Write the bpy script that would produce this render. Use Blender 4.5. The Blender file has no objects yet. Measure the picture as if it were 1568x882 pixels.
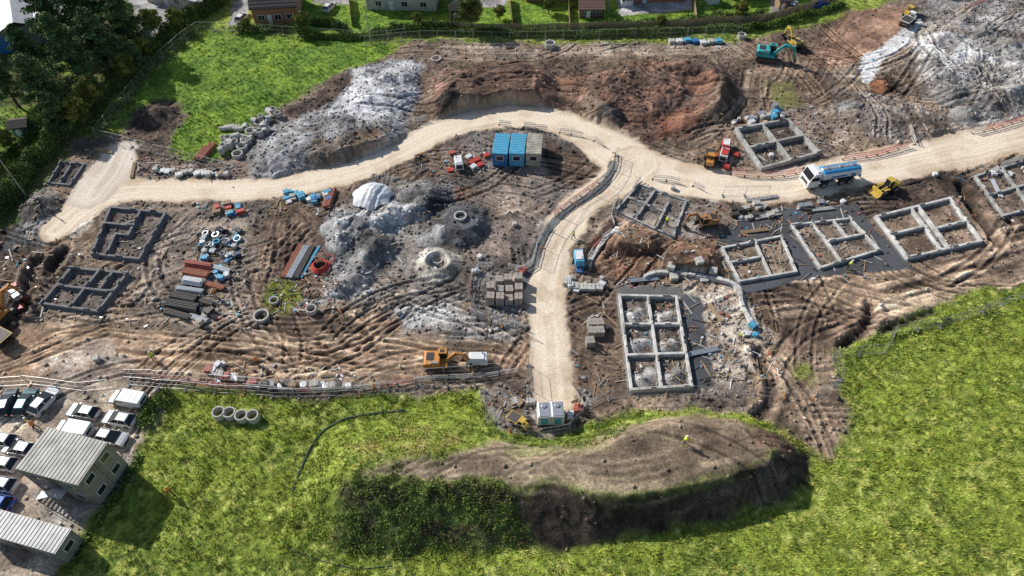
import bpy, bmesh, math, random, time
import numpy as np
from mathutils import Vector, Matrix
T0=time.time()
random.seed(7); rng=np.random.default_rng(7)
scene=bpy.context.scene
# ------------------------------------------------------------ image pixels -> ground-plane metres, unprojected through the camera
TH=math.radians(50); H=69.0; F=1568*24/36.0
def g(u,v,z=0.0):
    xn=(u-784)/F; yn=(v-441)/F
    t=(H-z)/(math.sin(TH)+yn*math.cos(TH))
    return (xn*t, t*(math.cos(TH)-yn*math.sin(TH)))
def G(pts,z=0.0): return [g(u,v,z) for u,v in pts]
# ------------------------------------------------------------ noise
TAB=rng.random((256,256)).astype(np.float32)
def vn(x,y,s=0):
    x=np.asarray(x)+s*17.31; y=np.asarray(y)+s*31.77
    xi=np.floor(x).astype(np.int32); yi=np.floor(y).astype(np.int32)
    fx=x-xi; fy=y-yi
    fx=fx*fx*(3-2*fx); fy=fy*fy*(3-2*fy)
    a=TAB[yi&255,xi&255]; b=TAB[yi&255,(xi+1)&255]; c=TAB[(yi+1)&255,xi&255]; d=TAB[(yi+1)&255,(xi+1)&255]
    return (a*(1-fx)+b*fx)*(1-fy)+(c*(1-fx)+d*fx)*fy
def fbm(x,y,o=4,s=0,ridged=False):
    r=0;a=1.0;t=0
    for i in range(o):
        n=vn(x,y,s+i*3.1)
        if ridged: n=1-np.abs(2*n-1)
        r=r+a*n;t+=a
        a*=.5
        x,y=(x*.8-y*.6)*2.03,(x*.6+y*.8)*2.03
    return r/t
# ------------------------------------------------------------ terrain grid
def axis(a,b,st):
    c=list(np.arange(a,b+1e-6,st)); d=st; lo=[];x=a
    while x>a-2600: d*=1.17; x-=d; lo.append(x)
    d=st; hi=[]; x=c[-1]
    while x<b+2600: d*=1.17; x+=d; hi.append(x)
    return np.array(lo[::-1]+c+hi)
xs=axis(-110,110,.16); ys=axis(14,142,.16)
X,Y=np.meshgrid(xs,ys)
NY,NX=X.shape
DX=(fbm(X/4,Y/4,4,1)-.5)*2; DY=(fbm(X/4,Y/4,4,9)-.5)*2
DXF=(fbm(X/.9,Y/.9,2,21)-.5)*2; DYF=(fbm(X/.9,Y/.9,2,29)-.5)*2
COL=np.zeros((NY,NX,3)); Z=np.zeros((NY,NX)); ROUGH=np.zeros((NY,NX)); GR=np.ones((NY,NX)); RUB=np.zeros((NY,NX))
SMO=np.zeros((NY,NX)); FINE=np.ones((NY,NX)); ROADM=np.zeros((NY,NX))
def win(w,m):
    a=np.array(w); x0,y0=a.min(0)-m; x1,y1=a.max(0)+m
    i0,i1=np.searchsorted(xs,[x0,x1]); j0,j1=np.searchsorted(ys,[y0,y1])
    return (slice(max(j0-1,0),j1+1),slice(max(i0-1,0),i1+1))
def sdf(w,x,y):
    d=np.full(x.shape,1e9); ins=np.zeros(x.shape,bool); n=len(w)
    for i in range(n):
        ax,ay=w[i]; bx,by=w[(i+1)%n]; ex,ey=bx-ax,by-ay
        t=np.clip(((x-ax)*ex+(y-ay)*ey)/(ex*ex+ey*ey+1e-9),0,1)
        dd=(x-ax-t*ex)**2+(y-ay-t*ey)**2; d=np.minimum(d,dd)
        if ay!=by:
            c=((ay>y)!=(by>y))&(x<(bx-ax)*(y-ay)/(by-ay)+ax); ins^=c
    return np.where(ins,1,-1)*np.sqrt(d)
def sst(a,b,x):
    t=np.clip((x-a)/(b-a),0,1); return t*t*(3-2*t)
def pmask(px,soft=.6,warp=1.0,fine=.4):
    w=G(px); sl=win(w,soft+warp*2+1)
    d=sdf(w,X[sl]+DX[sl]*warp*1.6+DXF[sl]*fine,Y[sl]+DY[sl]*warp*1.6+DYF[sl]*fine)
    return sl,sst(-soft,soft,d)
SEED=[50]
def paint(px,c1,c2=None,soft=.6,warp=1.0,alpha=1.0,rough=None,rub=None,gr=0.0,wl=3.0,fine=.4,smo=None):
    sl,m=pmask(px,soft,warp,fine); m=m*alpha
    apply(sl,m,c1,c2,rough,rub,gr,wl,smo)
def apply(sl,m,c1,c2,rough,rub,gr,wl,smo=None):
    SEED[0]+=1.7
    c1=np.array(c1); c2=np.array(c2 if c2 is not None else c1*.75)
    n=sst(.35,.65,fbm(X[sl]/wl,Y[sl]/wl,5,SEED[0]))[...,None]
    c=c1*(1-n)+c2*n; m3=m[...,None]
    COL[sl]=COL[sl]*(1-m3)+c*m3
    if rough is not None: ROUGH[sl]=ROUGH[sl]*(1-m)+rough*m
    if rub is not None: RUB[sl]=RUB[sl]*(1-m)+rub*m
    if gr is not None: GR[sl]=GR[sl]*(1-m)+gr*m
    if smo is not None: SMO[sl]=SMO[sl]*(1-m)+smo*m
def smooth(w,k=6):
    out=[];n=len(w)
    for i in range(n-1):
        p0=w[max(i-1,0)];p1=w[i];p2=w[i+1];p3=w[min(i+2,n-1)]
        for j in range(k):
            t=j/k
            out.append(tuple(.5*((2*p1[q])+(-p0[q]+p2[q])*t+(2*p0[q]-5*p1[q]+4*p2[q]-p3[q])*t*t+(-p0[q]+3*p1[q]-3*p2[q]+p3[q])*t**3) for q in range(len(p1))))
    out.append(tuple(w[-1])); return out
def pline(w,m,warp=0.3):
    sl=win([p[:2] for p in w],m); x=X[sl]+DX[sl]*warp; y=Y[sl]+DY[sl]*warp
    best=np.full(x.shape,1e9); lat=np.zeros(x.shape); al=np.zeros(x.shape); wd=np.zeros(x.shape); L=0
    for i in range(len(w)-1):
        ax,ay=w[i][:2];bx,by=w[i+1][:2];ex,ey=bx-ax,by-ay;l=math.hypot(ex,ey)+1e-9
        t=np.clip(((x-ax)*ex+(y-ay)*ey)/(l*l),0,1)
        dd=np.hypot(x-ax-t*ex,y-ay-t*ey); k=dd<best
        sg=np.sign((x-ax)*ey-(y-ay)*ex)
        best=np.where(k,dd,best); lat=np.where(k,dd*sg,lat); al=np.where(k,L+t*l,al)
        if len(w[0])>2: wd=np.where(k,w[i][2]*(1-t)+w[i+1][2]*t,wd)
        L+=l
    return sl,best,lat,al,wd,L
# palette (linear albedo)
SOIL=(.215,.155,.11); SOIL2=(.12,.084,.06); DARK=(.05,.037,.03); WARM=(.30,.20,.13)
RED=(.17,.09,.06); GREY=(.25,.245,.24); GREY2=(.155,.147,.142); TAN=(.68,.57,.44); TAN2=(.50,.39,.28)
# ---- base grass
n1=fbm(X/14,Y/14,4,2)[...,None]; n2=fbm(X/2.2,Y/1.6,4,3)[...,None]; n3=fbm(X/.55,Y/.55,2,4)[...,None]
ga=np.array((.235,.295,.045)); gb=np.array((.125,.190,.030)); gc=np.array((.37,.39,.10))
t=sst(.3,.7,n1*.45+n2*.55)
COL[:]=ga*(1-t)+gb*t
t=sst(.50,.72,n2*.5+n3*.5)*.75; COL[:]=COL*(1-t)+gc*t
COL[:]*=(.45+1.1*n3)
# ---- site
paint([(-90,345),(20,290),(100,215),(180,205),(250,165),(300,170),(560,90),(640,62),(900,72),(1130,62),(1290,30),(1400,-10),(1480,-60),(1800,-60),(1800,330),(1568,425),(1480,450),(1350,505),(1280,540),(1285,590),(1300,640),(1285,700),(1180,645),(960,625),(880,655),(790,668),(745,630),(735,600),(500,608),(250,592),(238,650),(120,800),(70,900),(-110,960)],
      SOIL,(.15,.12,.095),soft=.7,warp=.8,rough=.8,rub=.2,wl=7)
paint([(-90,350),(20,300),(90,330),(110,380),(60,470),(20,560),(-90,560)],SOIL2,DARK,warp=1.5,soft=1.5,rough=.9,wl=3)
paint([(20,300),(70,290),(100,340),(60,370),(20,380)],GREY2,GREY,warp=1.5,soft=1,rough=.7,rub=.3)
# carpark
paint([(-90,585),(60,592),(150,570),(235,595),(236,630),(195,700),(180,760),(120,800),(60,900),(-110,960)],(.50,.41,.31),(.34,.27,.21),soft=1.0,warp=.6,rough=.1,rub=.12,wl=4)
paint([(60,750),(190,690),(200,740),(130,800),(60,830)],(.34,.31,.28),(.24,.21,.18),soft=1,warp=.6,rough=.15,rub=.3,wl=2)
# haul track lower left
paint([(60,480),(200,505),(380,515),(560,500),(700,535),(810,520),(815,560),(650,580),(480,598),(300,580),(180,560),(60,590),(-40,600),(-40,540)],WARM,(.19,.13,.088),soft=1.2,warp=.8,rough=.35,rub=.08,wl=4)
paint([(60,545),(160,520),(200,555),(150,590),(60,585)],(.48,.40,.33),(.26,.20,.16),soft=1.2,warp=1.2,rough=.25,wl=2)
# central soil zones
paint([(200,330),(340,300),(420,310),(420,420),(400,500),(250,500),(200,470)],(.25,.20,.16),(.13,.105,.085),soft=1.5,rough=.5,rub=.2,wl=4)
paint([(400,340),(520,300),(520,400),(500,470),(560,520),(430,525),(380,470)],(.18,.125,.09),(.115,.08,.06),soft=1.5,rough=.5,rub=.15,wl=3)
paint([(560,270),(640,225),(730,195),(860,200),(940,235),(900,300),(840,350),(815,420),(720,420),(700,520),(560,500),(520,440),(500,350)],(.19,.165,.145),(.11,.095,.083),soft=1.5,rough=.5,rub=.4,wl=4)
paint([(640,210),(700,200),(730,260),(640,280),(590,265)],SOIL2,(.16,.125,.105),soft=1.2,rough=.6,rub=.2,wl=2)
paint([(740,260),(850,255),(840,330),(770,400),(700,400)],(.22,.17,.135),(.15,.125,.108),soft=1.5,rough=.4,rub=.3,wl=3)
paint([(830,210),(930,240),(900,290),(840,280)],SOIL2,DARK,soft=1.0,rough=.5,rub=.1,wl=2)
paint([(500,330),(620,315),(600,400),(560,455),(500,470),(505,400)],(.32,.32,.325),(.18,.175,.17),soft=1,rough=.5,rub=.5,wl=2)
paint([(610,470),(700,465),(705,500),(620,510)],(.42,.40,.375),(.27,.25,.23),soft=.8,rough=.25,rub=.65,wl=2)
paint([(690,480),(790,480),(800,525),(690,525)],(.23,.21,.195),GREY2,soft=.8,rough=.25,rub=.45,wl=2)
paint([(720,415),(800,418),(805,480),(790,500),(725,480)],(.26,.245,.23),(.18,.165,.15),soft=.5,warp=.5,rough=.15,rub=.35,wl=2)
paint([(640,280),(700,290),(690,330),(640,330)],(.20,.195,.19),(.11,.105,.10),soft=1,rough=.4,rub=.45,wl=1.5)
paint([(690,285),(745,290),(720,310),(690,305)],(.17,.085,.06),SOIL2,soft=.6,rough=.3)
paint([(570,470),(610,480),(620,520),(560,520),(540,495)],(.24,.155,.10),SOIL,soft=1.2,rough=.3,rub=.05)
# light pad left
paint([(160,235),(222,222),(190,290),(125,360),(78,352),(120,300)],(.60,.52,.43),(.46,.38,.30),soft=.6,warp=.5,rough=.1,rub=.06)
paint([(195,225),(330,245),(370,275),(340,282),(200,280)],(.20,.16,.135),SOIL2,soft=1,rough=.5,rub=.4,wl=2)
# grey stock pile
paint([(380,270),(372,230),(410,200),(450,180),(520,145),(540,103),(600,95),(648,100),(650,150),(625,190),(645,215),(560,245),(480,265),(420,278)],(.25,.245,.245),(.17,.155,.145),soft=.8,rough=.6,rub=.45,wl=2.5)
paint([(545,105),(600,95),(645,100),(640,140),(615,180),(560,190),(500,175),(525,150)],(.46,.46,.47),(.33,.33,.335),soft=1.0,warp=1,rough=.22,rub=.4,wl=2.5)
paint([(400,220),(450,200),(480,230),(440,262),(395,265)],(.33,.325,.33),(.23,.22,.215),soft=1.5,rough=.4,rub=.35,wl=2)
paint([(430,170),(540,110),(530,140),(450,185)],SOIL2,DARK,soft=.7,rough=.8,wl=2)
paint([(480,235),(560,200),(600,205),(560,245),(480,262)],(.15,.12,.10),SOIL2,soft=1,rough=.7,rub=.4,wl=2)
# red brown heap
paint([(640,200),(640,140),(655,90),(760,70),(960,66),(1100,68),(1150,90),(1180,130),(1150,200),(1080,250),(1000,240),(950,215),(880,182),(800,165),(700,180)],(.115,.080,.058),(.16,.115,.085),soft=1.2,rough=.9,rub=.12,wl=3)
paint([(640,62),(860,66),(1130,66),(1160,90),(900,88),(740,95),(650,92)],(.29,.23,.18),SOIL,soft=1.0,rough=.5,rub=.25,wl=3)
paint([(700,105),(780,95),(830,115),(815,160),(740,170),(690,160)],(.072,.047,.034),(.115,.072,.052),soft=.8,rough=.6,wl=2)
paint([(815,118),(905,112),(900,150),(880,165),(815,150)],(.19,.11,.078),(.13,.08,.06),soft=.8,rough=.8,rub=.15,wl=1.5)
paint([(905,120),(990,105),(1085,120),(1095,165),(1060,205),(990,220),(925,190)],(.155,.088,.062),(.09,.06,.046),soft=1.0,rough=1.0,rub=.15,wl=2)
paint([(1010,180),(1055,170),(1055,210),(1010,220)],(.18,.072,.047),(.12,.07,.05),soft=1.0,rough=.9,wl=2)
paint([(665,115),(705,105),(715,140),(690,165),(660,150)],(.20,.12,.09),SOIL2,soft=1.0,rough=.6,wl=2)
# top right
paint([(1130,60),(1290,30),(1250,110),(1290,150),(1240,175),(1150,160)],(.18,.125,.09),(.11,.077,.056),soft=1.2,rough=.7,rub=.15,wl=3)
paint([(1270,50),(1300,15),(1400,10),(1380,60),(1320,95),(1260,110),(1230,95)],(.30,.185,.125),(.23,.14,.097),soft=1.0,rough=.2,rub=.05,wl=3)
paint([(1400,0),(1700,-60),(1700,160),(1480,200),(1400,130),(1390,70)],(.27,.25,.235),(.17,.145,.125),soft=1.3,warp=1.5,rough=.6,rub=.45,wl=4)
paint([(1405,60),(1480,70),(1510,105),(1440,120),(1400,90)],(.48,.47,.46),(.31,.29,.275),soft=1.3,warp=1.5,rough=.3,rub=.4,wl=2)
paint([(1500,90),(1568,75),(1640,80),(1568,120),(1500,120)],(.36,.345,.33),(.20,.18,.165),soft=1.3,warp=1.5,rough=.5,rub=.5,wl=2)
paint([(1270,140),(1330,140),(1420,165),(1490,200),(1420,215),(1330,215),(1280,180)],(.23,.195,.17),(.14,.105,.082),soft=1.3,warp=1.5,rough=.7,rub=.5,wl=2)
paint([(1180,155),(1260,165),(1300,210),(1260,245),(1200,190)],(.25,.195,.16),(.17,.125,.095),soft=1.3,rough=.5,rub=.4,wl=2)
paint([(1330,125),(1365,120),(1375,145),(1340,150)],(.13,.055,.033),DARK,soft=.7,rough=.9)
paint([(1318,125),(1320,90),(1400,30),(1418,32),(1395,62),(1350,100),(1330,130)],(.66,.65,.63),(.58,.56,.53),soft=.4,warp=.5,rough=.05,rub=.08)
paint([(1100,150),(1130,110),(1180,130),(1170,180),(1120,240),(1060,250)],(.17,.12,.087),(.10,.07,.05),soft=1.3,rough=.6,rub=.15,wl=2)
# between roads and plots
paint([(1080,290),(1240,290),(1330,300),(1500,260),(1600,240),(1640,420),(1430,440),(1150,480),(1100,430)],(.155,.108,.08),(.085,.062,.048),soft=1.0,rough=.4,rub=.18,wl=3)
paint([(1330,270),(1480,262),(1500,300),(1420,310),(1340,330)],(.095,.066,.05),DARK,soft=1.0,rough=.6,wl=2)
paint([(870,450),(950,430),(960,600),(880,650),(865,560)],(.165,.115,.083),(.11,.077,.057),soft=.8,rough=.4,rub=.1,wl=2.5)
paint([(935,290),(990,270),(1100,290),(1110,340),(1060,380),(960,350)],(.27,.235,.20),(.18,.14,.11),soft=1.0,rough=.35,rub=.35,wl=2)
paint([(895,395),(930,345),(1100,365),(1125,430),(1000,425),(930,430)],(.17,.10,.065),(.095,.06,.042),soft=1.0,rough=.8,rub=.12,wl=2)
paint([(950,335),(1000,345),(1030,385),(960,385),(925,370)],(.23,.15,.10),(.14,.088,.062),soft=.8,rough=.7,rub=.1,wl=2)
paint([(940,445),(1060,440),(1130,440),(1165,500),(1200,580),(1090,600),(1060,600)],(.42,.36,.29),(.23,.175,.135),soft=1.0,rough=.4,rub=.6,wl=1.6)
paint([(1150,450),(1330,440),(1330,500),(1290,540),(1210,580),(1170,520)],(.165,.112,.08),(.11,.075,.055),soft=1.2,rough=.6,rub=.1,wl=3)
paint([(1160,520),(1280,530),(1285,590),(1300,650),(1280,705),(1190,650),(1150,600)],(.27,.195,.135),(.18,.125,.088),soft=1.2,rough=.6,rub=.3,wl=2)
paint([(1150,435),(1300,410),(1430,400),(1568,345),(1640,330),(1640,420),(1480,440),(1340,470),(1170,450)],(.25,.175,.12),(.125,.088,.064),soft=1.2,rough=.4,rub=.08,wl=4)
paint([(1330,470),(1568,395),(1640,380),(1640,400),(1568,425),(1350,500)],(.40,.30,.21),(.22,.155,.108),soft=.8,rough=.3,rub=.08,wl=3)
paint([(740,600),(820,575),(905,600),(890,650),(790,668),(745,635)],(.19,.17,.15),SOIL2,soft=.6,rough=.35,rub=.45,wl=1.5)
# top-left field and green patches
def grasspaint(px,soft=.8,warp=1,tint=(1,1,1),alpha=1):
    sl,m=pmask(px,soft,warp); m=m*alpha; x,y=X[sl],Y[sl]
    a=fbm(x/2.5,y/2,4,77)[...,None]; b=fbm(x/.55,y/.55,2,4)[...,None]
    t=sst(.3,.7,a); c=(ga*1.0*(1-t)+gb*t)*np.array(tint); c=c*(.5+1.0*b); m3=m[...,None]
    COL[sl]=COL[sl]*(1-m3)+c*m3; GR[sl]=np.maximum(GR[sl],m); ROUGH[sl]*=(1-m); RUB[sl]*=(1-m)
grasspaint([(200,170),(240,110),(320,45),(600,68),(605,82),(510,115),(430,165),(385,192),(352,242),(300,247),(262,235),(265,200),(290,172),(250,160),(190,185),(150,205)],warp=.8,tint=(.92,1.08,.9))
grasspaint([(405,460),(415,430),(450,425),(470,450),(450,480),(415,485)],tint=(1.1,1,1),alpha=.8)
grasspaint([(1170,125),(1210,120),(1230,160),(1190,165)],tint=(.9,.8,1),alpha=.45)
grasspaint([(1225,560),(1248,565),(1245,585),(1222,580)],alpha=.8)
paint([(205,165),(250,150),(290,172),(262,205),(262,240),(200,225),(190,190)],SOIL2,DARK,soft=1,warp=1,rough=.7,rub=.2,wl=2)
# gardens beyond the top boundary
grasspaint([(440,-40),(1300,-60),(1290,0),(1170,38),(900,50),(640,48),(460,52)],soft=.5,warp=.3,tint=(.92,1.1,.9))
for q in [[(360,-10),(385,0),(372,40),(350,40)],[(470,-30),(540,-30),(535,8),(480,6)],[(240,0),(300,-20),(290,28),(255,30)],[(700,-30),(780,-30),(775,8),(760,12),(690,8)],[(1180,-20),(1210,-20),(1200,25),(1180,20)],[(940,-10),(1050,-30),(1060,16),(950,24)]]:
    paint(q,(.36,.34,.33),(.27,.26,.25),soft=.3,warp=.2,rough=.05,wl=3)
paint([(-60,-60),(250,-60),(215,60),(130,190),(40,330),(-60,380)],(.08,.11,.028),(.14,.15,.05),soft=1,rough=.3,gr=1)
paint([(190,-20),(330,-40),(300,25),(220,60)],(.36,.35,.34),(.27,.26,.25),soft=.5,warp=.3,rough=.05,wl=3)
grasspaint([(85,70),(140,90),(120,120),(85,105)],tint=(1.0,1.1,1.0)); grasspaint([(-40,170),(60,160),(70,200),(40,260),(-40,270)],tint=(.9,1,1))
# bund
BB=[(440,800),(450,740),(480,680),(520,648),(620,632),(720,625),(800,668),(900,662),(1000,632),(1120,622),(1190,640),(1235,690),(1235,730),(1200,765),(1130,790),(1060,800),(950,830),(850,842),(740,848),(620,850),(510,845)]
BT=[(540,735),(560,700),(640,680),(720,690),(800,710),(900,695),(960,668),(1050,650),(1140,658),(1185,690),(1180,712),(1060,738),(960,757),(850,745),(700,735),(600,745)]
BH=3.7
def loft(base,top,h,ht=None,rn=0.0):
    wb=G(base); wt=G(top,h if ht is None else ht); sl=win(wb,1)
    x=X[sl]+DX[sl]*.6; y=Y[sl]+DY[sl]*.6
    di=sdf(wb,x,y); do=-sdf(wt,x,y)
    t=np.where(di<=0,0,np.where(do<=0,1,di/(di+np.maximum(do,0)+1e-6)))
    t=t*.75+.25*t*t*(3-2*t)
    Z[sl]+=h*t*(1+rn*(fbm(X[sl]/3,Y[sl]/3,3,h)-.5)); return sl,t
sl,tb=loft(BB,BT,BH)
def wpaint(wpts,*a,**k):
    global G
    oG=G; G=lambda p,z=0.0:p
    try: paint(wpts,*a,**k)
    finally: G=oG
def mixpoly(a,z): return [g(u,v,z) for u,v in a]
wpaint(mixpoly([(600,715),(650,700),(720,690),(760,668),(900,680),(960,640),(1060,625),(1150,640),(1190,690),(1180,712),(1060,738),(960,757),(850,748),(700,738),(560,742),(560,730)],3.0),(.215,.165,.112),(.155,.115,.08),soft=.8,warp=.8,rough=.06,rub=.04,wl=5,gr=0)
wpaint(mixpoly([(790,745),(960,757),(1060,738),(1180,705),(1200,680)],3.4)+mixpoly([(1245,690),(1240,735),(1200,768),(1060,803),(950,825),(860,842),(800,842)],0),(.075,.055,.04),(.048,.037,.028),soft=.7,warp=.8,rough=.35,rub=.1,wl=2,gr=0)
wpaint(mixpoly([(530,735),(700,735),(800,745)],3.5)+mixpoly([(820,842),(640,850),(500,842)],0),(.10,.14,.034),(.065,.06,.03),soft=.8,warp=.8,rough=.9,wl=1.5,gr=.6)
wpaint(mixpoly([(790,690),(900,672),(965,652),(940,690),(860,700),(800,705)],2.0),(.20,.22,.07),(.24,.20,.11),soft=1,warp=1,rough=.2,wl=1.5,gr=.5)
wpaint(mixpoly([(520,690),(600,655),(710,640),(720,690),(600,715)],2.0),(.30,.28,.085),(.22,.27,.045),soft=1.2,warp=1.2,rough=.2,wl=1.5,gr=.7)
wpaint(mixpoly([(1150,650),(1200,650),(1235,690),(1200,700),(1160,690)],2.0),(.17,.105,.07),(.10,.062,.044),soft=.8,warp=.8,rough=.9,wl=1.5,gr=0)
paint([(1150,740),(1215,735),(1200,775),(1150,775)],(.22,.20,.17),SOIL,soft=.8,rough=.6,rub=.6,alpha=.5)
# stock heaps
loft([(660,190),(645,150),(660,110),(720,95),(830,92),(860,130),(850,165),(800,165),(720,178)],[(690,150),(700,115),(760,105),(820,108),(820,140),(760,150)],2.4,rn=.6)
loft([(880,178),(870,130),(930,80),(1080,78),(1140,100),(1140,150),(1110,190),(1070,230),(1010,236),(950,212)],[(930,150),(960,100),(1070,95),(1110,120),(1100,150),(1090,110),(980,115)],2.8,rn=.6)
wq=G([(900,140),(985,115),(1080,125),(1090,165),(1050,200),(980,205),(925,185)]); sl=win(wq,3); Z[sl]-=1.3*sst(-1.2,2.0,sdf(wq,X[sl]+DX[sl],Y[sl]+DY[sl]))
loft([(380,268),(372,230),(410,203),(470,180),(540,160),(620,180),(640,212),(560,242),(480,262),(420,275)],[(420,240),(430,222),(500,200),(580,185),(590,210),(500,235)],1.5,rn=.9)
loft([(520,175),(540,105),(600,95),(648,100),(640,160),(600,195)],[(560,150),(570,120),(620,112),(615,150)],1.2,rn=.9)
loft([(925,375),(950,335),(1005,345),(1030,385),(960,395)],[(950,370),(965,350),(995,358),(1000,375)],1.7,rn=.7)
loft([(1000,420),(1010,380),(1060,362),(1105,385),(1110,425)],[(1030,405),(1050,378),(1085,390),(1085,410)],1.5,rn=.8)
loft([(1400,130),(1395,60),(1440,10),(1600,-40),(1700,0),(1700,150),(1480,190)],[(1430,110),(1430,60),(1500,30),(1640,20),(1640,110),(1500,150)],1.5,rn=1.2)
loft([(1280,190),(1290,145),(1350,140),(1440,165),(1480,205),(1400,215)],[(1310,175),(1320,158),(1400,172),(1430,195)],1.0,rn=.9)
def cone(u,v,r,h,col=None,c2=None,crater=0,flat=0.0,e=1.0,steep=1.0,rub=.35):
    cx,cy=g(u,v); sl=win([(cx-r,cy-r),(cx+r,cy+r)],1.5)
    x=X[sl]-cx;y=(Y[sl]-cy)*e
    d=np.hypot(x,y)*(1+.45*(fbm(X[sl]/1.8,Y[sl]/1.8,4,u)-.5))
    t=np.clip(1-d/r,0,1); z=h*(t**steep)
    if crater: z=z-crater*np.clip(1-d/(r*.5),0,1)
    Z[sl]+=z*(t>0)
    if col is not None: apply(sl,sst(0,.12,t),col,c2,.22,rub,0,1.5)
MG=(.34,.335,.33)
for (u,v,r,h) in [(520,352,2.6,1.6),(545,345,2.4,1.7),(570,350,2.6,1.7),(592,340,2.2,1.5),(615,330,2.5,1.6),(640,325,2.3,1.5),(600,322,2.0,1.1),(520,372,2.2,1.2),(548,365,2.0,1.3)]:
    cone(u,v,r,h,MG,(.21,.205,.20))
cone(660,306,3.0,2.0,(.11,.105,.105),(.08,.077,.077)); cone(632,300,2.4,1.2,(.15,.145,.14),(.10,.095,.095))
cone(706,347,4.6,3.0,(.085,.085,.09),(.06,.06,.064),crater=1.4,rub=.15)
cone(670,406,3.4,2.1,(.36,.335,.29),(.25,.225,.19),crater=2.8,rub=.15)
cone(578,380,3.2,2.0,(.19,.185,.18),(.12,.115,.11)); cone(560,402,2.6,1.4,GREY,GREY2); cone(545,430,2.8,1.3,(.34,.33,.32),GREY2); cone(520,445,2.0,1.0,MG,GREY2)
cone(590,135,2.5,1.3,(.40,.395,.39),GREY); cone(605,150,2.0,1.0,(.40,.39,.38),GREY)
cone(530,195,2,1,GREY,GREY2); cone(660,365,2.2,.6,GREY,GREY2)
cone(1350,133,2.4,1.2,(.15,.065,.035),DARK,rub=.1); cone(65,315,3.2,1.6,(.16,.14,.125),(.11,.095,.085)); cone(242,178,3.2,1.6,(.10,.078,.06),DARK,rub=.2)
cone(688,165,2.2,1.3,(.055,.045,.04),DARK); cone(935,185,2.6,1.5,(.06,.053,.05),DARK); cone(1070,140,2.6,1.4,(.15,.08,.055),RED,rub=.1); cone(1045,190,3,1.4,(.17,.078,.05),RED,rub=.1)
cone(845,155,2.6,1.0,RED,SOIL2,rub=.1); cone(875,130,2.6,.9,RED,SOIL2,rub=.1)
for (u,v,r,h) in [(1450,150,3,1.3),(1500,60,3,1.0),(1540,80,2.5,1.2),(1475,180,2.6,1.2),(1300,165,2,.8),(1550,150,2.6,1.1),(1420,110,2.4,.9)]: cone(u,v,r,h,(.25,.235,.225),(.14,.13,.12))
def trench(px,w,dep,c=DARK):
    ww=smooth(G(px),4); sl,b,lat,al,wd,L=pline(ww,w+2,.4)
    m=sst(w*.5+.5,w*.5-.2,b); Z[sl]-=dep*m; apply(sl,m*.8,c,SOIL2,.5,None,0,2)
    bm=np.exp(-((b-w*.5-.9)/.5)**2); Z[sl]+=bm*.3*(.5+fbm(X[sl],Y[sl],2,5))
trench([(1470,285),(1500,330),(1530,375)],1.2,1.0); trench([(1500,278),(1545,340)],.8,.8)
trench([(1332,470),(1326,498),(1292,530)],.8,.6); trench([(60,400),(45,440),(30,480)],1.4,.7); trench([(100,385),(75,420)],1.0,.5)
trench([(905,395),(925,370),(945,345)],1.0,.5,(.4,.36,.31)); trench([(1350,508),(1430,480)],.7,.35)
trench([(1160,540),(1185,600),(1160,640)],.8,.35)
# ---- foundations: corners as image pixels, floor colour
FND={
 'A':([(1126,202),(1205,188),(1252,238),(1165,262)],(.16,.125,.10)),
 'B':([(978,284),(1050,310),(1030,365),(942,325)],(.26,.22,.185)),
 'C':([(1105,382),(1195,364),(1218,418),(1132,433)],(.27,.20,.145)),
 'D':([(1212,347),(1300,337),(1345,385),(1255,412)],(.225,.175,.135)),
 'E':([(1340,335),(1452,307),(1500,372),(1388,398)],(.25,.18,.13)),
 'F':([(1492,272),(1590,240),(1640,305),(1535,332)],(.20,.15,.115)),
 'G':([(948,456),(1034,458),(1058,594),(966,600)],(.18,.145,.118)),
 'H':([(172,321),(255,330),(215,400),(143,392)],(.17,.14,.118)),
 'I':([(112,414),(197,422),(152,480),(67,468)],(.155,.127,.107)),
 'J':([(95,250),(130,253),(108,285),(75,282)],(.11,.09,.078))}
# ---- ruts and tracks
def tracks(px,w,amp=.16,dark=.45,freq=1.3,tone=None):
    freq=min(freq*.62,1.7)
    ww=smooth(G(px),5); sl,b,lat,al,wd,L=pline(ww,w/2+1.5,.5)
    SEED[0]+=2.3; s=SEED[0]
    n=vn(lat*freq+.35*vn(al*.12,lat*.2,s),al*.045,s)*.55+vn(lat*freq*2.1+.3*vn(al*.2,lat,s),al*.09,s+4)*.45
    n=sst(.2,.8,n)
    patch=.25+.75*sst(.38,.6,fbm(X[sl]/3.5,Y[sl]/3.5,3,s))
    e=sst(w/2+.9,w/2-.5,b+(vn(al*.3,lat*.2,s)-.5)*2); e=e*sst(-.5,2,al)*sst(L+.5,L-2,al)*(1-SMO[sl])*sst(.5,.2,GR[sl])*patch
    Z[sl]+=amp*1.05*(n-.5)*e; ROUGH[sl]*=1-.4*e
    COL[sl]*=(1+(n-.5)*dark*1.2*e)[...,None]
    if tone is not None:
        k=(sst(.6,.9,n)*e*.5)[...,None]; COL[sl]=COL[sl]*(1-k)+np.array(tone)*k
def rut(w,sep=1.9,dep=.12,wd_=.3,a=1.0,c=.6):
    ww=smooth(w,5); sl,b,lat,al,wd,L=pline(ww,sep/2+1.2,.3)
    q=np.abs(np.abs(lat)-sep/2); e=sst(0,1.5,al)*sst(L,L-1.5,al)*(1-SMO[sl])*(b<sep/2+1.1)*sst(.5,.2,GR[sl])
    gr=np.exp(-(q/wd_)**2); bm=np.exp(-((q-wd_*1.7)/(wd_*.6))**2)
    Z[sl]+=(-dep*gr+dep*.7*bm)*e; COL[sl]*=(1-(1-c)*gr*e*a)[...,None]*(1+.15*bm*e)[...,None]; ROUGH[sl]*=1-.5*gr*e
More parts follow.
